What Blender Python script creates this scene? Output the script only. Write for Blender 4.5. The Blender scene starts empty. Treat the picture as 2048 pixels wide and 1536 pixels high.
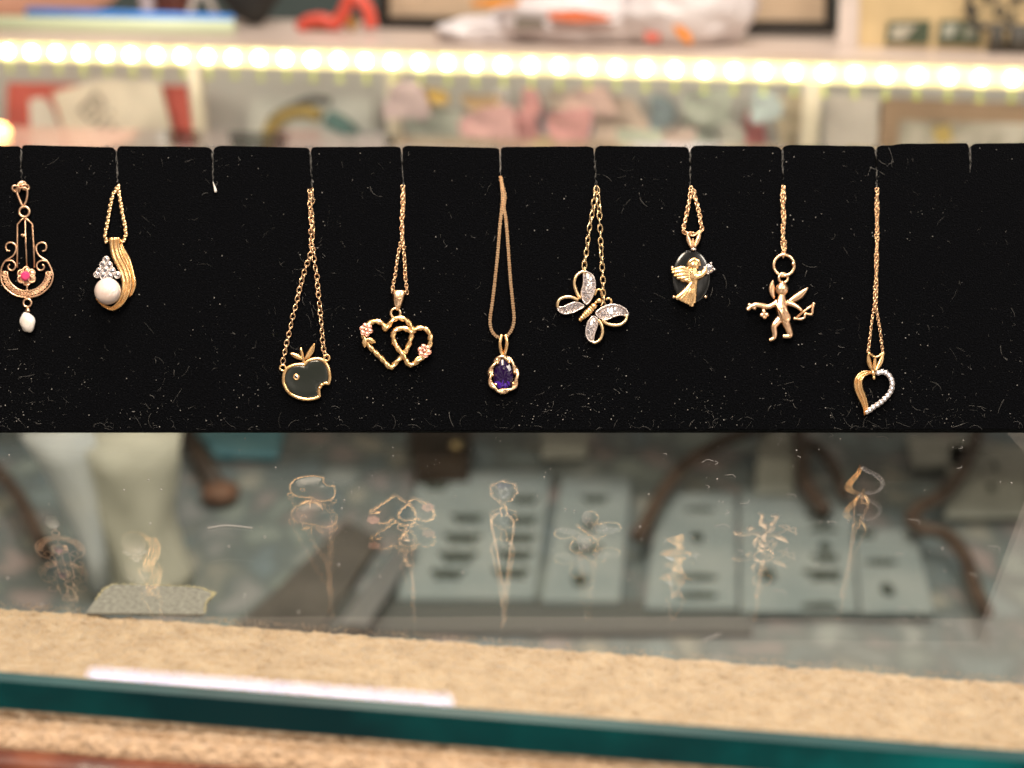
import bpy, bmesh, math, random
from mathutils import Vector, Matrix, noise, geometry
random.seed(7)
C = bpy.context.scene
COL = C.collection
PI = math.pi
# ------------------------------------------------------------------ camera
F = 2813.0                      # focal length in photo pixels (photo 2048 x 1536)
PITCH = math.radians(20)
S = 0.00015                     # metres per photo pixel on the face of the velvet panel
Z0 = S * F                      # distance camera -> panel face
D0 = Z0 / 1.0771
CAM = Vector((0, -D0, D0 * math.tan(math.radians(21.87))))
R = Matrix.Rotation(PI / 2 - PITCH, 3, 'X')
cam = bpy.data.cameras.new('camera'); camo = bpy.data.objects.new('camera', cam); COL.objects.link(camo)
camo.location = CAM; camo.rotation_euler = (PI / 2 - PITCH, 0, 0)
cam.sensor_width = 36; cam.lens = 36 * F / 2048
cam.clip_start = 0.01; cam.clip_end = 50
cam.dof.use_dof = True; cam.dof.focus_distance = 0.398; cam.dof.aperture_fstop = 8.8
C.camera = camo
# ------------------------------------------------------------------ world
w = bpy.data.worlds.new('World'); C.world = w; w.use_nodes = True
nt = w.node_tree; nt.nodes.clear()
wo = nt.nodes.new('ShaderNodeOutputWorld'); bg = nt.nodes.new('ShaderNodeBackground')
tc = nt.nodes.new('ShaderNodeTexCoord'); nz = nt.nodes.new('ShaderNodeTexNoise'); rp = nt.nodes.new('ShaderNodeValToRGB')
nz.inputs['Scale'].default_value = 3.4; nz.inputs['Detail'].default_value = 3
nt.links.new(tc.outputs['Generated'], nz.inputs['Vector']); nt.links.new(nz.outputs['Fac'], rp.inputs['Fac'])
e = rp.color_ramp.elements
e[0].position = .42; e[0].color = (.022, .018, .016, 1); e[1].position = .64; e[1].color = (1.0, .88, .76, 1)
k = e.new(.52); k.color = (.21, .18, .16, 1)
nt.links.new(rp.outputs['Color'], bg.inputs['Color']); bg.inputs['Strength'].default_value = 2.0
nt.links.new(bg.outputs['Background'], wo.inputs['Surface'])
# ------------------------------------------------------------------ lamps
def area(name, loc, target, size, power, color):
    l = bpy.data.lights.new(name, 'AREA'); l.size = size; l.energy = power; l.color = color
    o = bpy.data.objects.new(name, l); COL.objects.link(o); o.location = loc
    o.rotation_euler = (Vector(target) - Vector(loc)).to_track_quat('-Z', 'Y').to_euler()
area('key_lamp', (-.22, -.42, .95), (0, 0, .02), .28, 11.5, (1, .82, .62))
area('fill_lamp', (.55, -.35, .75), (0, 0, .02), .20, 3.5, (1, .88, .74))
area('back_fill_lamp', (.1, .25, 1.35), (0, .85, -.1), .5, 20.0, (1, .92, .84))  # added light with no visible source, brightens the showcase and goods behind
# ------------------------------------------------------------------ render look
C.view_settings.view_transform = 'Standard'; C.view_settings.look = 'None'
C.view_settings.exposure = 0; C.view_settings.gamma = 1; C.view_settings.use_curve_mapping = False
cy = C.cycles
cy.use_denoising = True; cy.transparent_max_bounces = 24; cy.max_bounces = 10; cy.sample_clamp_indirect = 6
cy.caustics_reflective = False; cy.caustics_refractive = False

# ================================================================== helpers
def ray(px, py): return R @ Vector(((px - 1024) / F, -(py - 768) / F, -1))
def onz(px, py, z):
    d = ray(px, py); return CAM + d * ((z - CAM.z) / d.z)
def onplane(px, py, p0, nrm):
    d = ray(px, py); return CAM + d * ((p0 - CAM).dot(nrm) / d.dot(nrm))
LEANA = math.radians(26.8)      # how far the panel leans back
HC = CAM.z
PO = Vector((0, CAM.y + 2.432 * HC, .024 * HC))            # front lower edge of the panel, a little above the glass
PY = Vector((0, math.sin(LEANA), math.cos(LEANA))); PN = Vector((0, -math.cos(LEANA), math.sin(LEANA)))
def loc(p):                     # (x px, y px, n px towards viewer) -> panel-local metres (x right, y up the panel, z off it)
    n = p[2] * S; d = ray(p[0], p[1]); o = PO + PN * n
    q = CAM + d * ((o - CAM).dot(PN) / d.dot(PN)) - PO
    return Vector((q.x, q.dot(PY), q.dot(PN)))
PR = Matrix((Vector((1, 0, 0)), PY, PN)).transposed()
PM = Matrix.Translation(PO) @ PR.to_4x4()
PROT = (PI / 2 - LEANA, 0, 0)

def mat(name, base=(.5, .5, .5), rough=.5, metal=0, **kw):
    m = bpy.data.materials.new(name); m.use_nodes = True
    b = m.node_tree.nodes['Principled BSDF']
    b.inputs['Base Color'].default_value = (*base, 1); b.inputs['Roughness'].default_value = rough
    b.inputs['Metallic'].default_value = metal
    for kx, v in kw.items(): b.inputs[kx.replace('_', ' ')].default_value = v
    return m
def varied(name, cols, scale, rough=.7, bump=0, bscale=None, detail=4, dist=.001, kind='noise', metal=0, lo=.35, hi=.65, **kw):
    m = mat(name, cols[0], rough, metal, **kw); t = m.node_tree; b = t.nodes['Principled BSDF']
    c = t.nodes.new('ShaderNodeTexCoord')
    if kind == 'noise':
        x = t.nodes.new('ShaderNodeTexNoise'); x.inputs['Detail'].default_value = detail; out = x.outputs['Fac']
    else:
        x = t.nodes.new('ShaderNodeTexVoronoi'); out = x.outputs['Color']
    x.inputs['Scale'].default_value = scale
    t.links.new(c.outputs['Object'], x.inputs['Vector'])
    r = t.nodes.new('ShaderNodeValToRGB'); t.links.new(out, r.inputs['Fac'])
    el = r.color_ramp.elements; n = len(cols)
    el[0].position = lo; el[0].color = (*cols[0], 1); el[1].position = hi; el[1].color = (*cols[-1], 1)
    for i in range(1, n - 1):
        q = el.new(lo + (hi - lo) * i / (n - 1)); q.color = (*cols[i], 1)
    t.links.new(r.outputs['Color'], b.inputs['Base Color'])
    if bump:
        y = t.nodes.new('ShaderNodeTexNoise'); y.inputs['Scale'].default_value = bscale or scale; y.inputs['Detail'].default_value = 3
        t.links.new(c.outputs['Object'], y.inputs['Vector'])
        bp = t.nodes.new('ShaderNodeBump'); bp.inputs['Strength'].default_value = bump; bp.inputs['Distance'].default_value = dist
        t.links.new(y.outputs['Fac'], bp.inputs['Height']); t.links.new(bp.outputs['Normal'], b.inputs['Normal'])
    return m
def emit(name, col, st):
    return mat(name, col, .5, 0, Emission_Color=(*col, 1), Emission_Strength=st)
def thin_glass(name, tint, f0=.04, gain=1.0):
    m = bpy.data.materials.new(name); m.use_nodes = True; t = m.node_tree; t.nodes.clear()
    N = t.nodes.new
    g = N('ShaderNodeNewGeometry'); dot = N('ShaderNodeVectorMath'); dot.operation = 'DOT_PRODUCT'
    t.links.new(g.outputs['Normal'], dot.inputs[0]); t.links.new(g.outputs['Incoming'], dot.inputs[1])
    ab = N('ShaderNodeMath'); ab.operation = 'ABSOLUTE'; t.links.new(dot.outputs['Value'], ab.inputs[0])
    s1 = N('ShaderNodeMath'); s1.operation = 'SUBTRACT'; s1.inputs[0].default_value = 1; t.links.new(ab.outputs[0], s1.inputs[1])
    pw = N('ShaderNodeMath'); pw.operation = 'POWER'; pw.inputs[1].default_value = 5; t.links.new(s1.outputs[0], pw.inputs[0])
    ma = N('ShaderNodeMath'); ma.operation = 'MULTIPLY_ADD'; ma.inputs[1].default_value = (1 - f0) * gain; ma.inputs[2].default_value = f0 * gain
    t.links.new(pw.outputs[0], ma.inputs[0])
    tr = N('ShaderNodeBsdfTransparent'); tr.inputs['Color'].default_value = (*tint, 1)
    gl = N('ShaderNodeBsdfGlossy'); gl.inputs['Roughness'].default_value = 0
    mx = N('ShaderNodeMixShader'); t.links.new(ma.outputs[0], mx.inputs['Fac'])
    t.links.new(tr.outputs[0], mx.inputs[1]); t.links.new(gl.outputs[0], mx.inputs[2])
    o = N('ShaderNodeOutputMaterial'); t.links.new(mx.outputs[0], o.inputs['Surface'])
    return m

def mesh_obj(name, bm, m, parent=None, smooth=True, recalc=True):
    if recalc: bmesh.ops.recalc_face_normals(bm, faces=bm.faces[:])
    me = bpy.data.meshes.new(name); bm.to_mesh(me); bm.free()
    for mm in (m if isinstance(m, (list, tuple)) else [m]): me.materials.append(mm)
    if smooth:
        for p in me.polygons: p.use_smooth = True
    o = bpy.data.objects.new(name, me); COL.objects.link(o)
    if parent: o.parent = parent
    return o
def tag(o, label, cat, group=None, kind=None):
    if label: o['label'] = label
    if cat: o['category'] = cat
    if group: o['group'] = group
    if kind: o['kind'] = kind
    return o
def empty(name, location, label, cat, group=None, rot=(0, 0, 0)):
    o = bpy.data.objects.new(name, None); COL.objects.link(o); o.empty_display_size = .01
    o.location = location; o.rotation_euler = rot
    return tag(o, label, cat, group)

# ---- geometry in any 3-D space (lists of Vectors)
V = lambda *a: Vector(a if len(a) == 3 else (a[0], a[1], 0))
def cr(pts, k=6, closed=False):
    pts = [Vector(p) for p in pts]; n = len(pts); out = []
    for i in range(n if closed else n - 1):
        p0 = pts[(i - 1) % n] if closed or i > 0 else pts[0] * 2 - pts[1]
        p1 = pts[i]; p2 = pts[(i + 1) % n]
        p3 = pts[(i + 2) % n] if closed or i + 2 < n else p2 * 2 - p1
        for j in range(k):
            t = j / k
            out.append(.5 * ((2 * p1) + (p2 - p0) * t + (2 * p0 - 5 * p1 + 4 * p2 - p3) * t * t + (3 * p1 - p0 - 3 * p2 + p3) * t ** 3))
    if not closed: out.append(pts[-1])
    return out
def resample(pts, step, closed=False):
    pts = [Vector(p) for p in pts]
    if closed: pts = pts + [pts[0]]
    L = [0]
    for a, b in zip(pts, pts[1:]): L.append(L[-1] + (b - a).length)
    n = max(2, int(round(L[-1] / step))); out = []; j = 0
    for i in range(n + (0 if closed else 1)):
        s = L[-1] * i / n
        while j < len(L) - 2 and L[j + 1] < s: j += 1
        d = L[j + 1] - L[j]
        out.append(pts[j].lerp(pts[j + 1], (s - L[j]) / d if d > 1e-12 else 0))
    return out
def tube(bm, pts, r, seg=8, closed=False, lobes=0, amp=.25, twist=.0, flat=1.0):
    pts = [Vector(p) for p in pts]; n = len(pts)
    if not hasattr(r, '__len__'): r = [r] * n
    T = []
    for i in range(n):
        a = pts[(i - 1) % n] if closed or i > 0 else pts[0]
        b = pts[(i + 1) % n] if closed or i < n - 1 else pts[-1]
        d = b - a; T.append(d.normalized() if d.length > 1e-12 else Vector((1, 0, 0)))
    ref = Vector((0, 0, 1))
    if abs(T[0].dot(ref)) > .9: ref = Vector((0, 1, 0))
    u = (ref - T[0] * ref.dot(T[0])).normalized(); rings = []; acc = 0
    for i in range(n):
        u = u - T[i] * u.dot(T[i])
        u = u.normalized() if u.length > 1e-9 else T[i].orthogonal().normalized()
        v = T[i].cross(u)
        if i: acc += (pts[i] - pts[i - 1]).length
        ring = []
        for q in range(seg):
            a = 2 * PI * q / seg
            rr = r[i] * (1 + amp * math.cos(lobes * a + twist * acc)) if lobes else r[i]
            ring.append(bm.verts.new(pts[i] + (u * math.cos(a) * flat + v * math.sin(a)) * rr))
        rings.append(ring)
    for i in range(n if closed else n - 1):
        A, B = rings[i], rings[(i + 1) % n]
        for q in range(seg): bm.faces.new((A[q], A[(q + 1) % seg], B[(q + 1) % seg], B[q]))
    if not closed:
        bm.faces.new(rings[0][::-1]); bm.faces.new(rings[-1])
def ell(bm, c, rx, ry=None, rz=None, seg=16, rings=10, rot=0, deform=None):
    ry = rx if ry is None else ry; rz = rx if rz is None else rz
    c = Vector(c); M = Matrix.Rotation(rot, 3, 'Z'); g = []
    for i in range(rings + 1):
        th = PI * i / rings; row = []
        for j in range(seg if 0 < i < rings else 1):
            ph = 2 * PI * j / seg
            d = Vector((math.sin(th) * math.cos(ph), -math.cos(th), math.sin(th) * math.sin(ph)))
            kk = deform(d) if deform else 1
            row.append(bm.verts.new(c + M @ Vector((d.x * rx * kk, d.y * ry * kk, d.z * rz * kk))))
        g.append(row)
    for i in range(rings):
        A, B = g[i], g[i + 1]
        for j in range(seg):
            q = (A[j % len(A)], A[(j + 1) % len(A)], B[(j + 1) % len(B)], B[j % len(B)])
            f = []
            for x in q:
                if x not in f: f.append(x)
            if len(f) > 2: bm.faces.new(f)
def ring(bm, c, r, tr, seg=26, ts=8, ry=None, tilt=0, axis='Y', rot=0):
    ry = r if ry is None else ry; M = Matrix.Rotation(rot, 3, 'Z') @ Matrix.Rotation(tilt, 3, axis); c = Vector(c)
    tube(bm, [c + M @ Vector((r * math.cos(2 * PI * i / seg), ry * math.sin(2 * PI * i / seg), 0)) for i in range(seg)], tr, ts, True)
def gem(bm, c, r, seg=8, rot=0, ry=None, h=None):
    c = Vector(c); ry = r if ry is None else ry; h = r * .55 if h is None else h
    def rg(f, z, off=0): return [bm.verts.new(c + Vector((math.cos(rot + 2 * PI * (i + off) / seg) * r * f, math.sin(rot + 2 * PI * (i + off) / seg) * ry * f, z))) for i in range(seg)]
    t = rg(.55, h); m_ = rg(.82, h * .62, .5); g_ = rg(1, 0); cu = bm.verts.new(c + Vector((0, 0, -r * .8)))
    bm.faces.new(t)
    for i in range(seg):
        j = (i + 1) % seg
        bm.faces.new((t[i], t[j], m_[i])); bm.faces.new((m_[i], t[j], m_[j])); bm.faces.new((m_[i - 1], m_[i], g_[i])); bm.faces.new((g_[i], m_[i], g_[j])); bm.faces.new((g_[i], g_[j], cu))
def plate(bm, poly, n0, n1, pillow=0, rim=.0):
    poly = [Vector((p[0], p[1], 0)) for p in poly]
    tri = geometry.tessellate_polygon([poly])
    c = sum(poly, Vector()) / len(poly)
    bot = [bm.verts.new((p.x, p.y, n0)) for p in poly]
    top = [bm.verts.new((p.x, p.y, n1)) for p in poly]
    m = len(poly)
    for i in range(m): bm.faces.new((bot[i], bot[(i + 1) % m], top[(i + 1) % m], top[i]))
    for t in tri: bm.faces.new([bot[i] for i in t])
    if pillow:
        prev = top
        for f, z in ((.85, .5), (.6, .85), (.3, .98)):
            cur = [bm.verts.new((c.x + (p.x - c.x) * f, c.y + (p.y - c.y) * f, n1 + pillow * z)) for p in poly]
            for i in range(m): bm.faces.new((prev[i], prev[(i + 1) % m], cur[(i + 1) % m], cur[i]))
            prev = cur
        cc = bm.verts.new((c.x, c.y, n1 + pillow))
        for i in range(m): bm.faces.new((prev[i], prev[(i + 1) % m], cc))
    else:
        for t in tri: bm.faces.new([top[i] for i in t])
def inside(p, poly):
    r_ = False; j = len(poly) - 1
    for i in range(len(poly)):
        a, b = poly[i], poly[j]
        if (a[1] > p[1]) != (b[1] > p[1]) and p[0] < (b[0] - a[0]) * (p[1] - a[1]) / (b[1] - a[1]) + a[0]: r_ = not r_
        j = i
    return r_
def leaf(bm, a, b, wid, n, h=2.0, bend=0):
    a = Vector((a[0], a[1], 0)); b = Vector((b[0], b[1], 0)); d = b - a; pn = Vector((-d.y, d.x, 0)).normalized(); rows = []
    for i in range(9):
        t = i / 8; w_ = wid * (math.sin(PI * min(1, t * .94 + .04)) ** .8); c = a + d * t + pn * bend * math.sin(PI * t)
        rows.append([bm.verts.new(c + pn * w_ * s + Vector((0, 0, n + h * (1 - abs(s)) ** .7 * (1 - .35 * (abs(s) < .2))))) for s in (-1, -.6, -.18, 0, .18, .6, 1)])
        rows[-1] += [bm.verts.new(c + Vector((0, 0, n - 1.5)))]
    for A, B in zip(rows, rows[1:]):
        for q in range(8): bm.faces.new((A[q], A[(q + 1) % 8], B[(q + 1) % 8], B[q]))
    bm.faces.new(rows[0]); bm.faces.new(rows[-1][::-1])
def ribbon(bm, cpts, hw, ribs, n0, bulge=3, rib=1.5, k=5, thick=3):
    pts = cr([V(p[0], p[1], n0 + (p[2] if len(p) > 2 else 0)) for p in cpts], k); n = len(pts); rows = []; m = ribs * 6
    for i, p in enumerate(pts):
        d = pts[min(i + 1, n - 1)] - pts[max(i - 1, 0)]; pn = Vector((-d.y, d.x, 0)).normalized()
        q = i / (n - 1) * (len(hw) - 1); a = int(q); b = min(a + 1, len(hw) - 1); w_ = hw[a] + (hw[b] - hw[a]) * (q - a)
        row = []
        for j in range(m + 1):
            s = -1 + 2 * j / m
            z = bulge * (1 - s * s) + rib * abs(math.sin(PI * ribs * (s + 1) / 2))
            row.append(bm.verts.new(p + pn * w_ * s + Vector((0, 0, z))))
        row.append(bm.verts.new(p + pn * w_ + Vector((0, 0, -thick)))); row.append(bm.verts.new(p - pn * w_ + Vector((0, 0, -thick))))
        rows.append(row)
    L = m + 3
    for A, B in zip(rows, rows[1:]):
        for j in range(L): bm.faces.new((A[j], A[(j + 1) % L], B[(j + 1) % L], B[j]))
    bm.faces.new(rows[0]); bm.faces.new(rows[-1][::-1])
def chain(bm, path, pitch, L, W, r, k=6, jit=.35, n=4.5, ph=0, ts=5, seg=12):
    pts = resample(cr([V(p[0], p[1], n + (p[2] if len(p) > 2 else 0)) for p in path], k), pitch)
    for i, p in enumerate(pts):
        t = (pts[min(i + 1, len(pts) - 1)] - pts[max(i - 1, 0)]).normalized()
        a = Vector((-t.y, t.x, 0)).normalized(); b = t.cross(a)
        th = (PI / 2 if (i + ph) % 2 else 0) + random.uniform(-jit, jit) + .35
        s_ = a * math.cos(th) + b * math.sin(th)
        o = a * random.uniform(-.06, .06) * W
        tube(bm, [p + o + t * L / 2 * math.cos(2 * PI * q / seg) + s_ * W / 2 * math.sin(2 * PI * q / seg) for q in range(seg)], r, ts, True)
def cord(bm, path, r, seg=8, **kw): tube(bm, resample(cr(path, 8), max(r * .6, 1e-4)), r, seg, **kw)
def remesh(bm, vox, it=4):
    me = bpy.data.meshes.new('tmp'); bmesh.ops.recalc_face_normals(bm, faces=bm.faces[:]); bm.to_mesh(me); bm.free()
    o = bpy.data.objects.new('tmp', me); COL.objects.link(o)
    a = o.modifiers.new('r', 'REMESH'); a.mode = 'VOXEL'; a.voxel_size = vox
    b = o.modifiers.new('s', 'SMOOTH'); b.iterations = it; b.factor = .5
    dg = bpy.context.evaluated_depsgraph_get(); ev = o.evaluated_get(dg); m2 = bpy.data.meshes.new_from_object(ev)
    out = bmesh.new(); out.from_mesh(m2); bpy.data.objects.remove(o); bpy.data.meshes.remove(m2); bpy.data.meshes.remove(me)
    return out

# ---- a hanging jewel: Empty in the plane of the panel + parts in photo pixels
class Jewel:
    def __init__(s, name, rx, ry, label, cat, group=None):
        s.r = loc((rx, ry, 0))
        s.e = empty(name, PM @ s.r, label, cat, group, rot=PROT)
    def part(s, name, bm, m, parent=None, smooth=True):
        for v in bm.verts: v.co = loc(v.co) - s.r
        return mesh_obj(name, bm, m, parent or s.e, smooth)
def crop(ox, oy, k):
    return lambda x, y, n=0: (ox + x / k, oy + y / k, n)

# ================================================================== materials
GOLD = varied('yellow_gold', [(.88, .53, .23), (1.0, .69, .36)], 900, .24, .25, 1600, metal=1, dist=.0001)
ROSE = varied('rose_gold', [(.90, .56, .32), (1.0, .71, .45)], 900, .26, .25, 1600, metal=1, dist=.0001)
ANTQ = varied('worn_rose_gold', [(.62, .37, .23), (.90, .60, .40)], 700, .30, .3, 1500, metal=1, dist=.0001)
PALE = varied('pale_gold', [(.86, .60, .33), (.98, .75, .46)], 900, .27, .25, 1600, metal=1, dist=.0001)
WHITE = mat('white_gold', (.82, .74, .71), .27, 1)
DIA = mat('diamond', (.97, .96, 1.0), .02, 1)
PEARL = varied('pearl', [(.72, .58, .52), (.84, .72, .67)], 120, .16, Coat_Weight=1.0, Coat_Roughness=.03, Coat_IOR=1.8, Specular_IOR_Level=.7)
BAROQ = varied('baroque_pearl', [(.72, .66, .60), (.86, .82, .80)], 400, .16, .5, 500, Coat_Weight=1.0, Coat_Roughness=.04, Coat_IOR=1.7, dist=.0003)
ONYX = mat('onyx', (.012, .013, .013), .16, 0, Coat_Weight=.3)
ONYX2 = mat('grey_onyx', (.020, .024, .021), .14, 0, Specular_IOR_Level=.5)
RUBY = mat('pink_ruby', (.75, .03, .16), .05, 0, Coat_Weight=1, Specular_IOR_Level=.8)
AMETH = mat('amethyst', (.012, .003, .035), .09, 0, Specular_IOR_Level=.45)
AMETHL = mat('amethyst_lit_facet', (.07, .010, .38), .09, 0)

# ================================================================== big structure
# ---- black velvet panel: one slab of velvet-covered board, slit along its top
VEL = varied('black_velvet', [(.0010, .0012, .0017), (.0032, .0036, .0048), (.020, .021, .025)], 2400, .95, .9, 2400, lo=.40, hi=.85, dist=.0006, Specular_IOR_Level=.02, Sheen_Weight=.012, Sheen_Roughness=.5)
slits = [-150, 42, 232, 425, 620, 803, 1000, 1189, 1380, 1565, 1752, 1940]
slit_d = {42: 366, 232: 368, 425: 362, 620: 376, 803: 372, 1000: 352, 1189: 374, 1380: 374, 1565: 370, 1752: 376, 1940: 340, -150: 360}
LEAN = {232: 4, 620: 5, 803: 4, 1189: 3, 42: 1}
outline = [(-340, 868)]
outline += [(-340, 300)]
def topy(x): return 290 + 3 * math.sin((x + 200) / 620) + (-3 if x > 1800 else 0)
prev = -340
ends = slits + [2088]
for i, sx in enumerate(ends):
    a = prev; b = sx
    ra = random.uniform(7, 18); rb = random.uniform(8, 22); da = random.uniform(3.5, 11); db = random.uniform(4, 12)
    tilt = random.uniform(-2.5, 2.5)
    for q in range(0, 7):
        t = q / 6; outline.append((a + 1.4 + ra * (1 - math.cos(t * PI / 2)), topy(a) + da * (1 - math.sin(t * PI / 2)) + tilt))
    for q in range(1, 9):
        t = q / 9; xx = a + ra + (b - rb - a - ra) * t
        outline.append((xx, topy(xx) + tilt * (1 - 2 * t) + .7 * noise.noise((xx * .03, 0, 0))))
    for q in range(0, 7):
        t = 1 - q / 6; outline.append((b - 1.4 - rb * (1 - math.cos(t * PI / 2)), topy(b) + db * (1 - math.sin(t * PI / 2)) - tilt))
    if i < len(slits):
        lx = LEAN.get(sx, 1); dd = slit_d[sx]
        outline += [(sx - 1.1 + lx * .5, (dd + topy(sx)) / 2), (sx + lx, dd), (sx + 1.3 + lx * .5, (dd + topy(sx)) / 2)]
    prev = sx
outline += [(2090, 858)]
for q in range(1, 40): outline.append((2090 - q * 60, 858.5 + (q * 60 / 2430) * 6 + 1.0 * noise.noise((q * .7, 3, 0))))
panel = empty('necklace_display', PM @ loc((1024, 860, 0)), 'long black velvet necklace display panel with slits along its top edge, standing on the glass', 'jewellery display', rot=PROT)
proot = loc((1024, 860, 0))
bm = bmesh.new()
poly = [Vector((p[0], p[1], 0)) for p in outline]
m = len(poly)
def inset(poly, d):
    out = []
    for i in range(m):
        t = (poly[(i + 1) % m] - poly[i - 1]); t = t.normalized() if t.length > 0 else Vector((1, 0, 0))
        out.append(poly[i] + Vector((-t.y, t.x, 0)) * d)
    return out
TH = 62
layers = [(inset(poly, .9), 0.0), (poly, -2.0), (poly, -14.0), (poly, -TH * .8), (poly, -TH)]
def base_loc(p): return loc((p.x, p.y, 0))
rows = []
for pl, n in layers:
    row = []
    for p in pl:
        q = base_loc(p) + Vector((0, 0, n * S))
        if p.y > 840 and n < -20: q.y = -((PO + PN * q.z).z - .0002) / PY.z          # rounded under, resting on the glass
        if p.y > 840 and n == -TH: q.z -= .034; q.y = -((PO + PN * q.z).z - .0002) / PY.z      # unseen wedge foot, added to block the reflection of what lies behind
        row.append(bm.verts.new(q - proot))
    rows.append(row)
for A, B in zip(rows, rows[1:]):
    for i in range(m): bm.faces.new((A[i], A[(i + 1) % m], B[(i + 1) % m], B[i]))
for t in geometry.tessellate_polygon([layers[0][0]]): bm.faces.new([rows[0][i] for i in t])
for t in geometry.tessellate_polygon([poly]): bm.faces.new([rows[-1][i] for i in t])
mesh_obj('velvet_panel', bm, VEL, panel, smooth=False)
# ---- the display case under it: glass top on a felted ledge in a wooden frame
GT = .0088
gA, gB = onz(-250, 1331, 0), onz(2300, 1530, 0)          # front edge of the glass
gd = (gB - gA).normalized(); gA, gB = gA - gd * .75, gB + gd * .75; gn = Vector((-gd.y, gd.x, 0))
case = empty('display_case', (gA + gB) / 2 - Vector((0, 0, .03)), 'glass topped display case with a tan felt ledge and red brown wooden front', 'display case')
croot = Vector(case.location)
def cpart(name, bm, m, parent=None, smooth=False, off=None):
    for v in bm.verts: v.co -= croot
    return mesh_obj(name, bm, m, parent or case, smooth)
def quad(bm, pts, mi=0):
    f = bm.faces.new([bm.verts.new(p) for p in pts]); f.material_index = mi; return f
GTOP = thin_glass('glass_surface', (.972, .985, .965), .04, 1.4)
GMID = thin_glass('glass_second_surface', (.972, .985, .968), .04, 1.1)
bev = .0014
a0 = gA + gn * bev; b0 = gB + gn * bev; a1 = gA + gn * .64; b1 = gB + gn * .64
bm = bmesh.new(); quad(bm, [a0, b0, b1, a1], 0)
quad(bm, [p + Vector((0, 0, -.0044)) for p in (a0, b0, b1, a1)], 1)
gtop = cpart('glass_top', bm, [GTOP, GMID])
EDGE = varied('teal_glass_edge', [(.0, .030, .038), (.0, .070, .078), (.0, .20, .21)], 17, .08, .25, 60, lo=.40, hi=.66, dist=.0008, Specular_IOR_Level=.25)  # lighter teal patches put the glass highlights into the colour
BEV = varied('ground_glass_bevel', [(.010, .045, .052), (.022, .085, .092)], 22, .3)
bm = bmesh.new()
dn = Vector((0, 0, -GT + bev * .5))
quad(bm, [gA + Vector((0, 0, -bev)), gB + Vector((0, 0, -bev)), gB + dn, gA + dn])
cpart('polished_edge', bm, EDGE, gtop)
bm = bmesh.new(); quad(bm, [a0, b0, gB + Vector((0, 0, -bev)), gA + Vector((0, 0, -bev))])
quad(bm, [gA + dn, gB + dn, gB + gn * .0008 + Vector((0, 0, -GT)), gA + gn * .0008 + Vector((0, 0, -GT))])
cpart('edge_bevel', bm, BEV, gtop)
# felt ledge
FELT = varied('tan_felt', [(.49, .33, .205), (.61, .425, .275), (.70, .51, .345)], 230, .95, 1.0, 780, lo=.3, hi=.7, dist=.0030, Sheen_Weight=.3, Sheen_Roughness=.5, Specular_IOR_Level=.1)
zl = -GT - .0006
fb0, fb1 = onz(-260, 1168, zl), onz(2320, 1384, zl)
ff0, ff1 = onz(-260, 1440, zl), onz(2320, 1640, zl)
fdir = (ff1 - ff0).normalized(); fb0, fb1, ff0, ff1 = fb0 - gd * .7, fb1 + gd * .7, ff0 - fdir * .7, ff1 + fdir * .7
bm = bmesh.new(); nx, ny = 1060, 84
def tmap(i):                    # fine spacing where the felt is seen close up
    q = i / nx
    return q * 10 * .33 if q < .1 else (.33 + (q - .1) / .8 * .34 if q < .9 else .67 + (q - .9) * 10 * .33)
g = []
for j in range(ny + 1):
    row = []
    for i in range(nx + 1):
        t, s = tmap(i), j / ny
        p = fb0.lerp(fb1, t).lerp(ff0.lerp(ff1, t), s)
        z = .0003 * noise.noise(p * 90) + .00055 * noise.noise(p * 420) + .00065 * noise.noise(Vector((p.x * 760 + 3 * noise.noise(p * 300), p.y * 900, 0))) - .0009
        d = min(s, 1 - s) * 8
        z -= .003 * (1 - min(1, d * 2)) ** 2
        z -= .0022 * math.exp(-((s - .86) / .018) ** 2)          # creases along the front
        z -= .0018 * math.exp(-((s - .93) / .012) ** 2)
        row.append(bm.verts.new(p + Vector((0, 0, min(z, 0)))))
    g.append(row)
for j in range(ny):
    for i in range(nx): bm.faces.new((g[j][i], g[j][i + 1], g[j + 1][i + 1], g[j + 1][i]))
lo_ = [bm.verts.new(v.co + Vector((0, 0, -.02))) for v in g[0]]; hi_ = [bm.verts.new(v.co + Vector((0, 0, -.005))) for v in g[-1]]
for i in range(nx):
    bm.faces.new((g[0][i], lo_[i], lo_[i + 1], g[0][i + 1])); bm.faces.new((g[-1][i], g[-1][i + 1], hi_[i + 1], hi_[i]))
cpart('felt_ledge', bm, FELT, smooth=True)
bm = bmesh.new()                                           # fuzz along the inner edge of the felt
for i in range(2600):
    t = random.uniform(.34, .66); p = fb0.lerp(fb1, t) + Vector((0, random.uniform(-.002, .0005), -.001))
    d = Vector((random.uniform(-.6, .6), random.uniform(.2, 1), random.uniform(-.1, .5))) * random.uniform(.0004, .0011)
    tube(bm, [p, p + d * .6, p + d + Vector((random.uniform(-.0003, .0003), 0, 0))], .00004, 3)
fz = cpart('felt_fuzz', bm, FELT); fz['kind'] = 'stuff'
WOOD = varied('red_brown_wood', [(.045, .010, .005), (.12, .03, .014), (.20, .06, .025)], 60, .28, .6, 45, lo=.3, hi=.7, dist=.002, Coat_Weight=.5)
fd = (ff1 - ff0).normalized(); fnn = Vector((-fd.y, fd.x, 0))
bm = bmesh.new()
prof = [(.0005, -.0045), (-.002, -.0040), (-.0045, -.006), (-.006, -.011), (-.010, -.014), (-.013, -.020), (-.013, -.05), (.0005, -.05)]
rows = []
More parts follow.
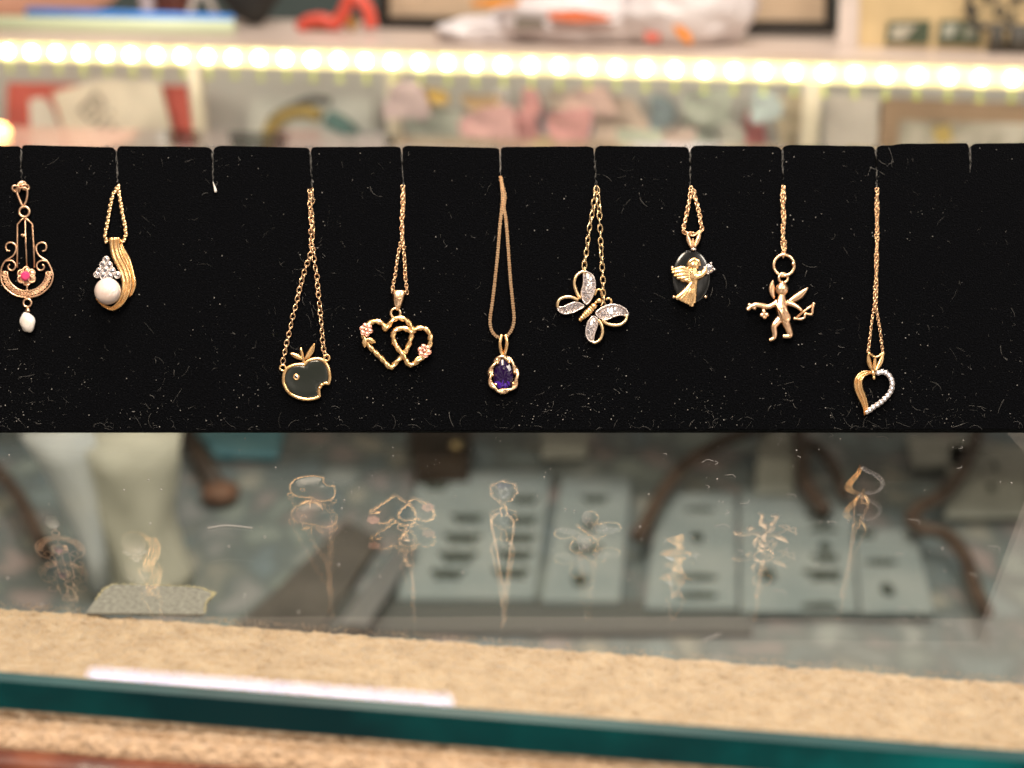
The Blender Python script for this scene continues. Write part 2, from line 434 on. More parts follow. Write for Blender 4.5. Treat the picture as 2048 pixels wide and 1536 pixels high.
for i in range(401):
    base = ff0.lerp(ff1, i / 400)
    rows.append([bm.verts.new(base + fnn * q[0] + Vector((0, 0, q[1] + (.0012 * math.sin(i * 1.3) if 2 < kq < 6 else 0)))) for kq, q in enumerate(prof)])
for A, B in zip(rows, rows[1:]):
    for q in range(len(prof)): bm.faces.new((A[q], A[(q + 1) % len(prof)], B[(q + 1) % len(prof)], B[q]))
cpart('wooden_front', bm, WOOD, smooth=True)

# ---- rug on the floor seen through the glass
ZF = -.42
def rugmat():
    m = mat('pebble_rug', (.3, .3, .3), .9); t = m.node_tree; b = t.nodes['Principled BSDF']; N = t.nodes.new
    c = N('ShaderNodeTexCoord'); nz = N('ShaderNodeTexNoise'); nz.inputs['Scale'].default_value = 14; nz.inputs['Detail'].default_value = 2
    t.links.new(c.outputs['Object'], nz.inputs['Vector'])
    mp = N('ShaderNodeMapping'); mp.inputs['Scale'].default_value = (1, .62, 1); t.links.new(c.outputs['Object'], mp.inputs['Vector'])
    ad = N('ShaderNodeVectorMath'); ad.operation = 'MULTIPLY_ADD'; ad.inputs[1].default_value = (.055,) * 3
    t.links.new(nz.outputs['Color'], ad.inputs[0]); t.links.new(mp.outputs['Vector'], ad.inputs[2])
    vo = N('ShaderNodeTexVoronoi'); vo.inputs['Scale'].default_value = 28; t.links.new(ad.outputs[0], vo.inputs['Vector'])
    ve = N('ShaderNodeTexVoronoi'); ve.feature = 'DISTANCE_TO_EDGE'; ve.inputs['Scale'].default_value = 28; t.links.new(ad.outputs[0], ve.inputs['Vector'])
    sp = N('ShaderNodeSeparateColor'); t.links.new(vo.outputs['Color'], sp.inputs[0])
    r = N('ShaderNodeValToRGB'); el = r.color_ramp.elements; r.color_ramp.interpolation = 'CONSTANT'
    cols = [(0.209, 0.257, 0.263), (0.270, 0.277, 0.277), (0.317, 0.263, 0.250), (0.250, 0.290, 0.270), (0.317, 0.311, 0.270), (0.182, 0.230, 0.250), (0.297, 0.324, 0.311), (0.290, 0.257, 0.250)]
    el[0].position = 0; el[0].color = (*cols[0], 1); el[1].position = 1 / 8; el[1].color = (*cols[1], 1)
    for i in range(2, 8): el.new(i / 8).color = (*cols[i], 1)
    t.links.new(sp.outputs[0], r.inputs['Fac'])
    e2 = N('ShaderNodeValToRGB'); e2.color_ramp.elements[0].position = .0; e2.color_ramp.elements[1].position = .3; t.links.new(ve.outputs['Distance'], e2.inputs['Fac'])
    mx = N('ShaderNodeMixRGB'); mx.inputs[1].default_value = (.14, .165, .165, 1); t.links.new(e2.outputs['Color'], mx.inputs['Fac']); t.links.new(r.outputs['Color'], mx.inputs[2])
    t.links.new(mx.outputs[0], b.inputs['Base Color']); return m
bm = bmesh.new()
n = 40
g = [[bm.verts.new((-1.3 + 2.6 * i / n, -.25 + 1.7 * j / n, .0015 * noise.noise((i * .5, j * .5, 0)))) for i in range(n + 1)] for j in range(n + 1)]
for j in range(n):
    for i in range(n): bm.faces.new((g[j][i], g[j][i + 1], g[j + 1][i + 1], g[j + 1][i]))
rug = mesh_obj('rug', bm, rugmat()); rug.location = (0, 0, ZF)
tag(rug, 'grey green and dusty pink pebble patterned rug lying below the glass top', 'rug')
bm = bmesh.new(); quad(bm, [Vector(p) for p in ((-4, -2, ZF - .008), (4, -2, ZF - .008), (4, 4, ZF - .008), (-4, 4, ZF - .008))])
fl = mesh_obj('floor', bm, varied('grey_floor', [(.18, .17, .15), (.26, .24, .22)], 9, .7)); fl['kind'] = 'structure'

# ---- things under the glass
def slab(name, px, z, th, m, label=None, cat=None, group=None, parent=None, root=None):
    P = [onz(x, y, z) for x, y in px]; c = sum(P, Vector()) / len(P) if root is None else root
    bm = bmesh.new()
    plate(bm, [(p.x - c.x, p.y - c.y) for p in P], z - th - c.z, z - c.z)
    o = mesh_obj(name, bm, m, parent, smooth=False)
    if root is None: o.location = c
    if label: tag(o, label, cat, group)
    return o
CREAM = varied('cream_card', [(.34, .35, .31), (.41, .42, .37)], 30, .8)
BLUEW = varied('pale_blue_card', [(.23, .275, .28), (.31, .345, .34)], 14, .8)
DKB = varied('dark_brown_wood', [(.025, .016, .010), (.05, .032, .02)], 40, .5)
DKGR = mat('dark_green_stone', (.035, .045, .035), .5)
BRASS = mat('old_brass', (.55, .42, .22), .35, 1)
TAUPE = varied('taupe_board', [(.075, .068, .06), (.12, .108, .095)], 20, .7)
def card(px, label, rows_, m=BLUEW, kind='pair'):
    P = [onz(x, y, ZF + .012) for x, y in px]; c = sum(P, Vector()) / 4
    e_ = empty('earring_card', c, label, 'jewellery card', 'pale cards of dark jewels under the glass')
    slab('card', px, ZF + .012, .004, m, parent=e_, root=c)
    for (x, y, wd, kd) in rows_:
        q = onz(x, y, ZF + .0125) - c; bm = bmesh.new(); s_ = wd * .00058
        if kd == 'bar': ell(bm, q, s_, s_ * .28, .003, 14, 8)
        elif kd == 'drop': ell(bm, q, s_ * .45, s_ * .8, .004, 12, 8)
        else:
            leaf(bm, (q.x, q.y), (q.x - s_, q.y + s_ * .55), s_ * .33, q.z, .003); leaf(bm, (q.x, q.y), (q.x + s_, q.y + s_ * .45), s_ * .33, q.z, .003)
            ell(bm, q + Vector((0, s_ * .1, 0)), s_ * .3, s_ * .55, .004, 10, 6); leaf(bm, (q.x, q.y), (q.x - s_ * .7, q.y - s_ * .5), s_ * .25, q.z, .003); leaf(bm, (q.x, q.y), (q.x + s_ * .7, q.y - s_ * .5), s_ * .25, q.z, .003)
        mesh_obj('earring', bm, DKGR, e_)
card([(838, 944), (1102, 944), (1068, 1196), (795, 1196)], 'large pale card with two columns of dark winged earrings',
     [(872, 975, 22, 'pair'), (935, 1038, 26, 'pair'), (925, 1078, 30, 'pair'), (916, 1115, 30, 'pair'), (895, 1150, 26, 'pair'), (1050, 1000, 24, 'pair'), (1046, 1042, 24, 'pair'), (1040, 1078, 26, 'pair'), (1030, 1112, 28, 'pair'), (1022, 1148, 28, 'pair')])
card([(1125, 950), (1262, 950), (1240, 1202), (1085, 1202)], 'pale card of dark jewels between the winged earrings and the barred card',
     [(1190, 1000, 22, 'pair'), (1180, 1050, 24, 'drop'), (1172, 1100, 26, 'pair'), (1160, 1160, 26, 'drop')])
card([(1318, 985), (1470, 985), (1475, 1215), (1290, 1215)], 'pale card with dark horizontal bar brooches in one column',
     [(1400, 1020, 26, 'bar'), (1394, 1075, 22, 'drop'), (1396, 1155, 30, 'bar'), (1396, 1192, 30, 'bar')])
card([(1480, 975), (1700, 1000), (1715, 1222), (1482, 1222)], 'pale card with dark oval and cross shaped jewels',
     [(1642, 1032, 26, 'bar'), (1646, 1060, 24, 'bar'), (1650, 1095, 20, 'drop'), (1652, 1118, 20, 'pair'), (1648, 1152, 28, 'pair'), (1535, 1150, 26, 'drop'), (1640, 1212, 28, 'bar')])
card([(1708, 1060), (1828, 1060), (1868, 1224), (1722, 1224)], 'small pale card with a dark bar and a teal drop at right',
     [(1762, 1125, 26, 'bar'), (1775, 1180, 22, 'drop'), (1730, 1070, 18, 'pair')])
card([(1900, 890), (2060, 890), (2050, 1030), (1890, 1030)], 'pale card with two small dark drops at the far right',
     [(1988, 932, 14, 'drop'), (1984, 975, 16, 'drop')], m=CREAM)
slab('card_strip', [(1518, 862), (1592, 862), (1588, 978), (1512, 978)], ZF + .02, .006, CREAM, 'upright cream card strip lying between the brown leather cords', 'card')
slab('paper_square', [(1082, 858), (1182, 858), (1172, 910), (1084, 912)], ZF + .015, .004, CREAM, 'small square cream card under the bottom edge of the velvet panel', 'card')
slab('blue_cloth', [(385, 845), (570, 845), (556, 908), (428, 905)], ZF + .014, .006, varied('blue_cloth', [(.10, .26, .32), (.17, .34, .38)], 25, .9), 'folded sky blue cloth on the rug beside the pale trouser leg', 'cloth')
slab('note_pad', [(1816, 870), (1946, 875), (1940, 930), (1826, 930)], ZF + .012, .006, CREAM, 'pale ruled note pad lying beside the brown cords', 'note pad')
bm = bmesh.new()                                           # drawer box with a round knob
P = [onz(x, y, ZF + .03) for x, y in ((815, 845), (945, 845), (938, 930), (832, 934))]; c = sum(P, Vector()) / 4
bx = empty('wooden_box', Vector((c.x, c.y, ZF)), 'small dark brown wooden box with a round brass knob', 'box')
plate(bm, [(p.x - c.x, p.y - c.y) for p in P], .001, .03); mesh_obj('body', bm, DKB, bx, False)
q = onz(912, 897, ZF + .034); bm = bmesh.new(); ell(bm, (q.x - c.x, q.y - c.y, .037), .006, .006, .006); mesh_obj('knob', bm, BRASS, bx)
slab('dark_board', [(690, 1040), (760, 1075), (640, 1262), (455, 1262), (540, 1190)], ZF + .012, .008, TAUPE, 'dark taupe board lying slantwise on the rug left of the cards', 'board')
slab('dark_tray', [(690, 1185), (1500, 1205), (1505, 1262), (560, 1262)], ZF + .007, .005, mat('slate_tray', (.10, .105, .10), .7), 'slate grey tray mat along the front below the cards', 'tray')
slab('metal_ruler', [(800, 1085), (838, 1090), (735, 1250), (680, 1245)], ZF + .022, .002, mat('dull_steel', (.42, .43, .44), .35, .8), 'pale steel ruler lying slantwise across the dark board', 'ruler')
LEA = varied('brown_leather', [(.05, .03, .02), (.10, .065, .045)], 60, .6)
def cords(name, px, r, label, cat, z=ZF + .03, grp=None, mm=LEA):
    P = [onz(x, y, z) for x, y in px]; c = P[0].copy(); bm = bmesh.new(); cord(bm, [p - c for p in P], r * 1.22)
    o = mesh_obj(name, bm, mm); o.location = c; tag(o, label, cat, grp)
cords('leather_cord', [(1275, 1075), (1300, 1030), (1325, 985), (1370, 930), (1440, 885), (1490, 865), (1540, 850)], 0.0054, 'brown leather cord bending up left of the cream strip', 'cord', grp='brown leather cords under the glass')
cords('leather_cord', [(1596, 845), (1604, 900), (1606, 950), (1622, 985), (1650, 1020)], 0.0061, 'thick brown leather cord running down right of the cream strip', 'cord', grp='brown leather cords under the glass')
cords('leather_cord', [(1606, 880), (1640, 900), (1668, 935), (1690, 990)], 0.0047, 'thin brown leather cord curving towards the cross jewels', 'cord', grp='brown leather cords under the glass')
cords('leather_cord', [(1960, 850), (1930, 930), (1890, 985), (1840, 1015), (1822, 1040), (1845, 1058), (1890, 1068), (1928, 1110), (1948, 1170), (1972, 1225)], 0.0054, 'long brown leather cord kinked in the middle at far right', 'cord', grp='brown leather cords under the glass')
cords('leather_cord', [(-60, 890), (5, 955), (40, 1000), (70, 1060), (95, 1110)], 0.0058, 'brown leather cord at the far left beside the pale trouser', 'cord', grp='brown leather cords under the glass')
# small stool leg with a brown foot
P0, P1 = onz(362, 850, ZF + .03), onz(440, 985, ZF + .012); bm = bmesh.new(); tube(bm, [P0 - P1, Vector((0, 0, 0))], [.008, .0105], 10)
st = empty('stool_leg', P1, 'dark slanting stool leg ending in a brown foot', 'stool leg'); mesh_obj('shaft', bm, DKB, st)
bm = bmesh.new(); ell(bm, (0, 0, 0), .019, .019, .011); mesh_obj('foot', bm, varied('brown_rubber', [(.12, .06, .035), (.2, .1, .06)], 60, .6), st)
# trouser leg with pale jacket flap
def column(px_rows, y0, depth, m, name, parent, c):
    bm = bmesh.new(); rows = []
    for (y, xl, xr) in px_rows:
        A = onplane(xl, y, Vector((0, y0, 0)), Vector((0, 1, 0))); B = onplane(xr, y, Vector((0, y0, 0)), Vector((0, 1, 0)))
        mid = (A + B) / 2; hw = (B - A).length / 2; row = []
        for q in range(28):
            a = 2 * PI * q / 28; kx = 1 + .09 * math.sin(3 * a + y * .022) + .07 * math.sin(5 * a - y * .031) + .03 * math.sin(9 * a + y * .05)
            row.append(bm.verts.new(Vector((mid.x + hw * math.cos(a) * (.7 + .3 * kx), y0 + depth * math.sin(a) * kx, mid.z)) - c))
        rows.append(row)
    for A, B in zip(rows, rows[1:]):
        for q in range(28): bm.faces.new((A[q], A[(q + 1) % 28], B[(q + 1) % 28], B[q]))
    bm.faces.new(rows[0]); bm.faces.new(rows[-1]); return mesh_obj(name, bm, m, parent)
c = onz(290, 1166, ZF + .002); KH = varied('khaki_cotton', [(.52, .51, .42), (.62, .61, .51)], 22, .9, .5, 30, dist=.004)
tr = empty('trouser_leg', c, 'blurred khaki trouser leg with a white lining flap, below the glass at left', 'trousers')
column([(868, 140, 360), (920, 165, 356), (980, 182, 350), (1010, 190, 346), (1040, 198, 347), (1080, 206, 356), (1110, 212, 368), (1140, 218, 378), (1164, 222, 382)], c.y, .04, KH, 'leg', tr, c)
column([(866, 38, 186), (920, 80, 198), (980, 116, 206), (1040, 142, 212), (1100, 166, 218), (1165, 186, 228)], c.y - .026, .016, varied('white_lining', [(.52, .56, .58), (.62, .64, .62)], 20, .9), 'lining_flap', tr, c)
# grey felt scrap on the ledge
zt = -GT - .0001
P = [onz(x, y, zt) for x, y in ((172, 1226), (190, 1200), (205, 1180), (225, 1169), (300, 1170), (370, 1173), (400, 1176), (424, 1186), (426, 1192), (412, 1205), (408, 1228))]; c = sum(P, Vector()) / len(P)
bm = bmesh.new(); plate(bm, [(p.x - c.x, p.y - c.y) for p in P], -.0005, 0)
sc = empty('felt_scrap', c, 'grey felt scrap with a frayed cream edge poking out from the tan felt', 'felt scrap')
mesh_obj('felt', bm, varied('grey_felt', [(.19, .18, .165), (.30, .29, .265)], 900, .95, .8, 900, dist=.0005), sc, False)
bm = bmesh.new()
for a, b in zip(P[1:-1], P[2:]):
    for i in range(60):
        p = a.lerp(b, random.random()) - c; d = Vector((random.uniform(-.5, .9), random.uniform(-.1, 1), random.uniform(0, .5))) * random.uniform(.0003, .0008) * (1.6 if a.x - c.x > .012 else 1)
        tube(bm, [p, p + d * .5, p + d], .00005, 3)
fr = mesh_obj('frayed_edge', bm, mat('cream_fray', (.62, .55, .36), .9), sc); fr['kind'] = 'stuff'

# ================================================================== showcase behind
ZL = .004
A, B = onz(0, 100, ZL), onz(2048, 155, ZL)
e1 = (B - A).normalized(); e2 = Vector((-e1.y, e1.x, 0)); W = (B - A).length
shc = empty('glass_showcase', (A + B) / 2 + e2 * .15 - Vector((0, 0, .29)), 'blurred glass showcase behind the panel, lit along its front edge', 'showcase')
sroot = Vector(shc.location)
def spart(name, bm, m, parent=None, smooth=False):
    for v in bm.verts: v.co -= sroot
    return mesh_obj(name, bm, m, parent or shc, smooth)
def sp(u, b, z): return A + e1 * u + e2 * b + Vector((0, 0, z - ZL))
def sbox(bm, u0, u1, b0, b1, z0, z1):
    v = [bm.verts.new(sp(u, b, z)) for z in (z0, z1) for (u, b) in ((u0, b0), (u1, b0), (u1, b1), (u0, b1))]
    for f in ((0, 1, 2, 3), (4, 5, 6, 7), (0, 1, 5, 4), (1, 2, 6, 5), (2, 3, 7, 6), (3, 0, 4, 7)): bm.faces.new([v[i] for i in f])
LAM = varied('pinkish_laminate', [(.52, .42, .36), (.62, .52, .45)], 12, .35)
GRYB = varied('grey_white_board', [(.52, .51, .50), (.60, .59, .58)], 6, .8)
zt_ = .016
bm = bmesh.new(); sbox(bm, -.5, W + .5, -.004, .20, zt_ - .006, zt_); spart('top_board', bm, LAM)
bm = bmesh.new(); sbox(bm, -.5, W + .5, .185, .199, -.21, zt_ - .007); spart('back_board', bm, GRYB)
bm = bmesh.new(); sbox(bm, -.5, W + .5, .02, .199, -.28, -.21); spart('base', bm, GRYB)
bm = bmesh.new(); quad(bm, [sp(-.5, .012, -.209), sp(W + .5, .012, -.209), sp(W + .5, .012, -.004), sp(-.5, .012, -.004)]); spart('front_glass', bm, thin_glass('pane', (.95, .97, .95), .04, 1))
for u_ in (-.46, W + .44):
    bm = bmesh.new(); sbox(bm, u_, u_ + .02, .10, .12, ZF + .004, -.2805); spart('leg', bm, GRYB)
def onb(px, py, b): return onplane(px, py, A + e2 * b, e2)
def ub(px, py, b): return (onb(px, py, b) - A).dot(e1)
POLE = varied('cream_post', [(.55, .48, .38), (.65, .57, .46)], 30, .6)
for (x0, x1, b) in ((772, 800, .10), (1606, 1642, .08), (382, 400, .06)):
    bm = bmesh.new(); u0, u1 = ub(x0, 200, b), ub(x1, 200, b); sbox(bm, u0, u1, b, b + .012, -.209, zt_ - .0065); spart('post', bm, POLE)
# LED strip
led = empty('led_strip', (A + B) / 2, 'bright warm white strip of round lights along the front of the showcase', 'led strip')
bm = bmesh.new()
lroot = Vector(led.location)
def lpart(name, bm, m, smooth=False):
    for v in bm.verts: v.co -= lroot
    return mesh_obj(name, bm, m, led, smooth)
bm = bmesh.new(); sbox(bm, -.3, W + .3, -.0075, -.0045, ZL - .0075, ZL + .0075); lpart('channel', bm, mat('channel_plastic', (.86, .80, .48), .4, 0, Emission_Color=(1, .82, .38, 1), Emission_Strength=.42))  # emission puts the LEDs' glow into the plastic itself
LEDM = emit('led_light', (1, .86, .52), 60)
REFLM = mat('painted_led_reflection', (.62, .72, .16), .35)
xs = [20 + 55.6 * q for q in range(-2, 40)]
for q in range(-2, 39):
    # measured: pitch is constant along the strip in space
    uu = ub(24, 101, 0) + q * (W - .012) / 36.4
    bm = bmesh.new(); ell(bm, sp(uu, -.0085, ZL), .0031, .0031, .0031, 12, 8); lpart('led', bm, LEDM, True)
    bm = bmesh.new(); zc = ZL - .0165 - random.uniform(0, .0015); tube(bm, [sp(uu + .001, -.0085, ZL - .008), sp(uu + .001, -.0085, zc)], .0011, 6); tube(bm, [sp(uu - .0016, -.0085, zc), sp(uu + .0036, -.0085, zc)], .0012, 6); lpart('led_reflection', bm, REFLM)  # small solid bits modelled for the LEDs' yellow-green reflections in the glass
l = bpy.data.lights.new('led_strip_glow', 'AREA'); l.shape = 'RECTANGLE'; l.size = W + .5; l.size_y = .012; l.energy = 1.0; l.color = (1, .90, .72)   # the strip's own light into the case
lo = bpy.data.objects.new('led_strip_glow', l); COL.objects.link(lo); lo.parent = led; lo.location = sp(W / 2, .016, ZL - .003) - lroot
lz = -(e2 * .75 + Vector((0, 0, -.66))).normalized(); lx_ = e1; ly = lz.cross(lx_); lo.rotation_euler = Matrix((lx_, ly, lz)).transposed().to_euler()
# ---- goods inside the showcase
def vslab(name, px, b, th, m, label=None, cat=None, group=None, parent=None, root=None):
    P = [onb(x, y, b) for x, y in px]; c = (sum(P, Vector()) / len(P)) if root is None else root
    bm = bmesh.new(); n_ = len(P); fr_ = [bm.verts.new(p - c) for p in P]; bk = [bm.verts.new(p - c + e2 * th) for p in P]
    bm.faces.new(fr_); bm.faces.new(bk)
    for i in range(n_): bm.faces.new((fr_[i], fr_[(i + 1) % n_], bk[(i + 1) % n_], bk[i]))
    o = mesh_obj(name, bm, m, parent, False)
    if root is None: o.location = c
    if label: tag(o, label, cat, group)
    return o
def flat(name, c, r=.7): return varied(name, [tuple(x * .88 for x in c), tuple(min(1, x * 1.08) for x in c)], 30, r)
LOW = 330
c = onb(200, 240, .13)
bk = empty('red_booklet', c, 'red booklet with pale printed sheets, blurred at far left of the showcase', 'booklet')
vslab('cover', [(14, 166), (372, 172), (392, LOW), (10, LOW)], .13, .004, flat('booklet_red', (.52, .10, .08)), parent=bk, root=c)
vslab('sheet', [(58, 200), (82, 194), (100, 210), (122, 260), (134, LOW), (66, LOW)], .126, .002, flat('sheet_grey', (.62, .58, .54)), parent=bk, root=c)
sh = vslab('sheet', [(104, 186), (198, 158), (318, 162), (360, LOW), (150, LOW)], .122, .002, flat('sheet_cream', (.70, .63, .54)), parent=bk, root=c)
sh['label'] = 'cream sheet printed with a grey word'
tcu = bpy.data.curves.new('word', 'FONT'); tcu.body = 'Bin'; tcu.size = .044; tcu.extrude = .0002
to = bpy.data.objects.new('tmp', tcu); COL.objects.link(to)
me = bpy.data.meshes.new_from_object(to.evaluated_get(bpy.context.evaluated_depsgraph_get())); bpy.data.objects.remove(to)
me.materials.append(flat('print_grey', (.28, .24, .21)))
wo_ = bpy.data.objects.new('printed_word', me); COL.objects.link(wo_); wo_.parent = sh
rm = Matrix((e1, Vector((0, 0, 1)), -e2)).transposed().to_4x4() @ Matrix.Rotation(math.radians(-48), 4, 'Z')
wo_.matrix_local = Matrix.Translation(onb(150, 214, .1214) - c) @ rm
lampc = onb(2, 266, .02); bm = bmesh.new(); ell(bm, (0, 0, 0), .0085)
ol = mesh_obj('orange_bulb', bm, emit('orange_glow', (1, .50, .16), 22)); ol.location = lampc; tag(ol, 'small glowing orange bulb at the far left edge of the showcase', 'light bulb')
bm = bmesh.new(); tube(bm, [Vector((0, 0, -.008)), Vector((0, 0, -.05))], .004, 8); mesh_obj('socket', bm, POLE, ol)
# printed board with a coloured arch
c = onb(600, 240, .15)
pb = empty('printed_board', c, 'pale board printed with a yellow arch and a teal band', 'board')
vslab('board', [(500, 200), (745, 196), (752, LOW), (496, LOW)], .15, .004, flat('board_white', (.60, .60, .58)), parent=pb, root=c)
def vtube(name, px, b, r, m, parent, root, k=8):
    bm = bmesh.new(); cord(bm, [onb(x, y, b) - root for x, y in px], r); return mesh_obj(name, bm, m, parent)
vtube('yellow_arch', [(534, 310), (540, 260), (570, 230), (610, 222), (640, 232)], .146, .0065, flat('ochre', (.42, .30, .10)), pb, c)
vtube('dark_arch', [(540, 240), (580, 215), (625, 200), (660, 204)], .147, .004, flat('dark_grey', (.12, .12, .12)), pb, c)
vtube('teal_band', [(655, 235), (690, 255), (715, 285), (735, 320)], .146, .009, flat('teal', (.12, .22, .22)), pb, c)
vslab('pink_print', [(548, 262), (640, 262), (645, LOW), (545, LOW)], .1475, .001, flat('dusty_pink', (.55, .30, .27)), parent=pb, root=c)
# packets of many colours
PK = [('mauve', 812, 205, 70, 60, (.36, .27, .28)), ('mustard', 866, 196, 42, 26, (.55, .36, .10)), ('pale grey green', 880, 268, 120, 90, (.42, .44, .40)), ('orange tan', 962, 205, 60, 24, (.50, .34, .20)), ('white', 1000, 200, 22, 40, (.72, .70, .72)),
      ('dusty pink', 980, 250, 90, 56, (.50, .29, .29)), ('rose', 1040, 275, 70, 70, (.55, .27, .28)), ('small pink', 1060, 208, 32, 44, (.52, .26, .26)), ('slate blue', 1086, 250, 46, 56, (.24, .25, .29)), ('cream', 1128, 200, 56, 34, (.55, .46, .40)), ('brick pink', 1140, 258, 70, 70, (.48, .24, .24)),
      ('deep blue grey', 1174, 244, 22, 40, (.22, .25, .34)), ('apricot pink', 1180, 205, 80, 46, (.52, .36, .33)), ('pale peach', 1238, 250, 90, 80, (.55, .43, .37)), ('steel blue', 1322, 226, 40, 54, (.28, .35, .40)), ('mint grey', 1275, 282, 70, 40, (.46, .48, .40)), ('pink beige', 1360, 280, 50, 40, (.55, .42, .38)),
      ('sage', 1420, 215, 80, 60, (.34, .36, .32)), ('greyish green', 1400, 268, 60, 80, (.40, .42, .38)), ('crimson', 1505, 262, 40, 56, (.46, .16, .17)), ('blue grey', 1530, 215, 50, 50, (.30, .34, .35)), ('stone', 1462, 280, 40, 50, (.46, .44, .40)), ('khaki', 1578, 240, 44, 90, (.46, .38, .28)), ('silvery white', 760, 285, 70, 36, (.52, .50, .54)), ('lilac grey', 840, 292, 90, 30, (.48, .46, .54)), ('yellow tan', 1084, 292, 40, 24, (.55, .42, .22))]
for i, (nm, x, y, ww, hh, colr) in enumerate(PK):
    b = .06 + .02 * (i % 5); pts = []
    for q in range(14):
        a = 2 * PI * q / 14; rr = 1 + .18 * math.sin(3 * a + i)
        pts.append((x + ww * .62 * math.copysign(abs(math.cos(a)) ** .6, math.cos(a)) * rr, y + hh * .62 * math.copysign(abs(math.sin(a)) ** .6, math.sin(a)) * rr))
    vslab('packet', pts, b, .006, varied('packet_' + nm.replace(' ', '_'), [tuple(q * .65 for q in colr), colr, tuple(min(1, q * 1.35) for q in colr)], 55, .5), nm + ' packet among the coloured packets in the showcase', 'packet', 'coloured packets in the showcase')
vslab('white_board', [(1652, 190), (1756, 194), (1752, LOW), (1648, LOW)], .14, .004, flat('white_board', (.66, .60, .56)), 'plain whitish board between the cream post and the brown frame', 'board')
c = onb(1920, 270, .14)
bf = empty('brown_frame', c, 'brown wooden frame holding a mottled grey picture, far right of the showcase', 'picture frame')
FB = flat('frame_brown', (.36, .24, .16))
vslab('frame', [(1766, 198), (2140, 214), (2140, LOW + 20), (1752, LOW + 20)], .14, .012, FB, parent=bf, root=c)
vslab('picture', [(1800, 240), (2140, 250), (2140, LOW + 20), (1790, LOW + 20)], .137, .002, varied('mottled_grey', [(.18, .16, .13), (.42, .38, .32), (.60, .56, .50)], 30, .8), parent=bf, root=c)
vslab('yellow_mark', [(1866, 256), (1900, 250), (1906, 285), (1872, 288)], .1345, .002, flat('yellow', (.55, .40, .14)), parent=bf, root=c)
# ---- things on top of the showcase
def ontop(px, py): return onz(px, py, zt_)
def bb(px, py): return (ontop(px, py) - A).dot(e2)        # how far back a foot seen at this spot stands
WALL = varied('teal_grey_wall', [(.075, .10, .095), (.095, .125, .118)], 3, .8)
wl = empty('wall', sp(W / 2, .8, -.3), 'plain wall behind the showcase, dark teal grey below and pale above', 'wall')
for nm_, z0_, z1_, off_, mm_ in (('lower_wall', -.3, .20, 0, WALL), ('upper_wall', .20, 2.6, 0, varied('pale_plaster', [(.66, .56, .50), (.78, .68, .62)], 2.2, .8))):
    bm = bmesh.new(); sbox(bm, -1.6, W + 1.6, .8 + off_, .85, z0_, z1_ - .001)
    for v in bm.verts: v.co -= Vector(wl.location)
    mesh_obj(nm_, bm, mm_, wl, False)
# pale tube and blue strip
p0, p1 = ontop(-60, 58), ontop(468, 68); c = (p0 + p1) / 2
gt = empty('lamp_tube', c, 'pale green plastic lamp tube with a bright blue strip, lying on the showcase', 'lamp tube')
bm = bmesh.new(); tube(bm, [p0 - c + Vector((0, 0, .006)), p1 - c + Vector((0, 0, .006))], .0066, 12); mesh_obj('tube', bm, mat('pale_green_plastic', (.55, .62, .42), .35, 0, Emission_Color=(.8, .9, .55, 1), Emission_Strength=.15), gt)
q0, q1 = ontop(58, 56) + Vector((0, .004, .013)), ontop(466, 66) + Vector((0, .004, .0115)); bm = bmesh.new(); tube(bm, [q0 - c, q1 - c], [.0062, .0045], 10); mesh_obj('blue_strip', bm, flat('bright_blue', (.05, .27, .80), .4), gt)
# peach cushion
BK = bb(120, 47)
c = onb(120, 44, BK); c.z = zt_ + .001
pc = empty('peach_cushion', c, 'plump peach pink cushion at the top left corner', 'cushion')
bm = bmesh.new(); q = onb(70, 30, BK + .03); q.z = zt_ + .057
ell(bm, q - c, .105, .05, .056, 32, 20, deform=lambda d: 1 + .04 * math.sin(5 * d.x + 3 * d.z)); mesh_obj('cover', bm, varied('peach_cloth', [(.80, .48, .36), (.88, .58, .46)], 9, .9), pc)
bm = bmesh.new(); tube(bm, resample(cr([q - c + Vector((.104 * math.cos(a), .0, .055 * math.sin(a))) for a in [PI * 2 * i / 20 for i in range(20)]], 3, True), .008, True), .002, 6, True); mesh_obj('piping', bm, flat('peach_piping', (.60, .33, .24)), pc)
def lathe(name, x, ybase, prof, b, m, label, cat, cap=None):
    base = ontop(x, ybase); bm = bmesh.new(); rows = []
    for r_, h_ in prof: rows.append([bm.verts.new((r_ * math.cos(2 * PI * q / 20), r_ * math.sin(2 * PI * q / 20), h_)) for q in range(20)])
    for a_, b_ in zip(rows, rows[1:]):
        for q in range(20): bm.faces.new((a_[q], a_[(q + 1) % 20], b_[(q + 1) % 20], b_[q]))
    bm.faces.new(rows[0]); bm.faces.new(rows[-1]); e_ = empty(name, base, label, cat); mesh_obj('body', bm, m, e_)
    bm = bmesh.new(); r_, h_ = prof[-1]; tube(bm, [Vector((0, 0, h_ + .0005)), Vector((0, 0, h_ + .018))], r_ * 1.15, 14); mesh_obj('cap', bm, cap or m, e_)
lathe('bottle', 308, 44, [(.011, 0), (.0125, .006), (.0125, .05), (.008, .062), (.006, .07)], .20, flat('lavender_plastic', (.55, .50, .56), .3), 'slim pale lavender bottle beside the peach cushion', 'bottle', flat('white_cap', (.7, .7, .7)))
lathe('jar', 350, 46, [(.018, 0), (.019, .006), (.019, .06), (.016, .068), (.015, .07)], .21, flat('red_brown_glaze', (.10, .03, .02), .3), 'dark red brown jar between the lavender bottle and white cable', 'jar')
c = ontop(440, 56); bm = bmesh.new(); b = bb(420, 50)
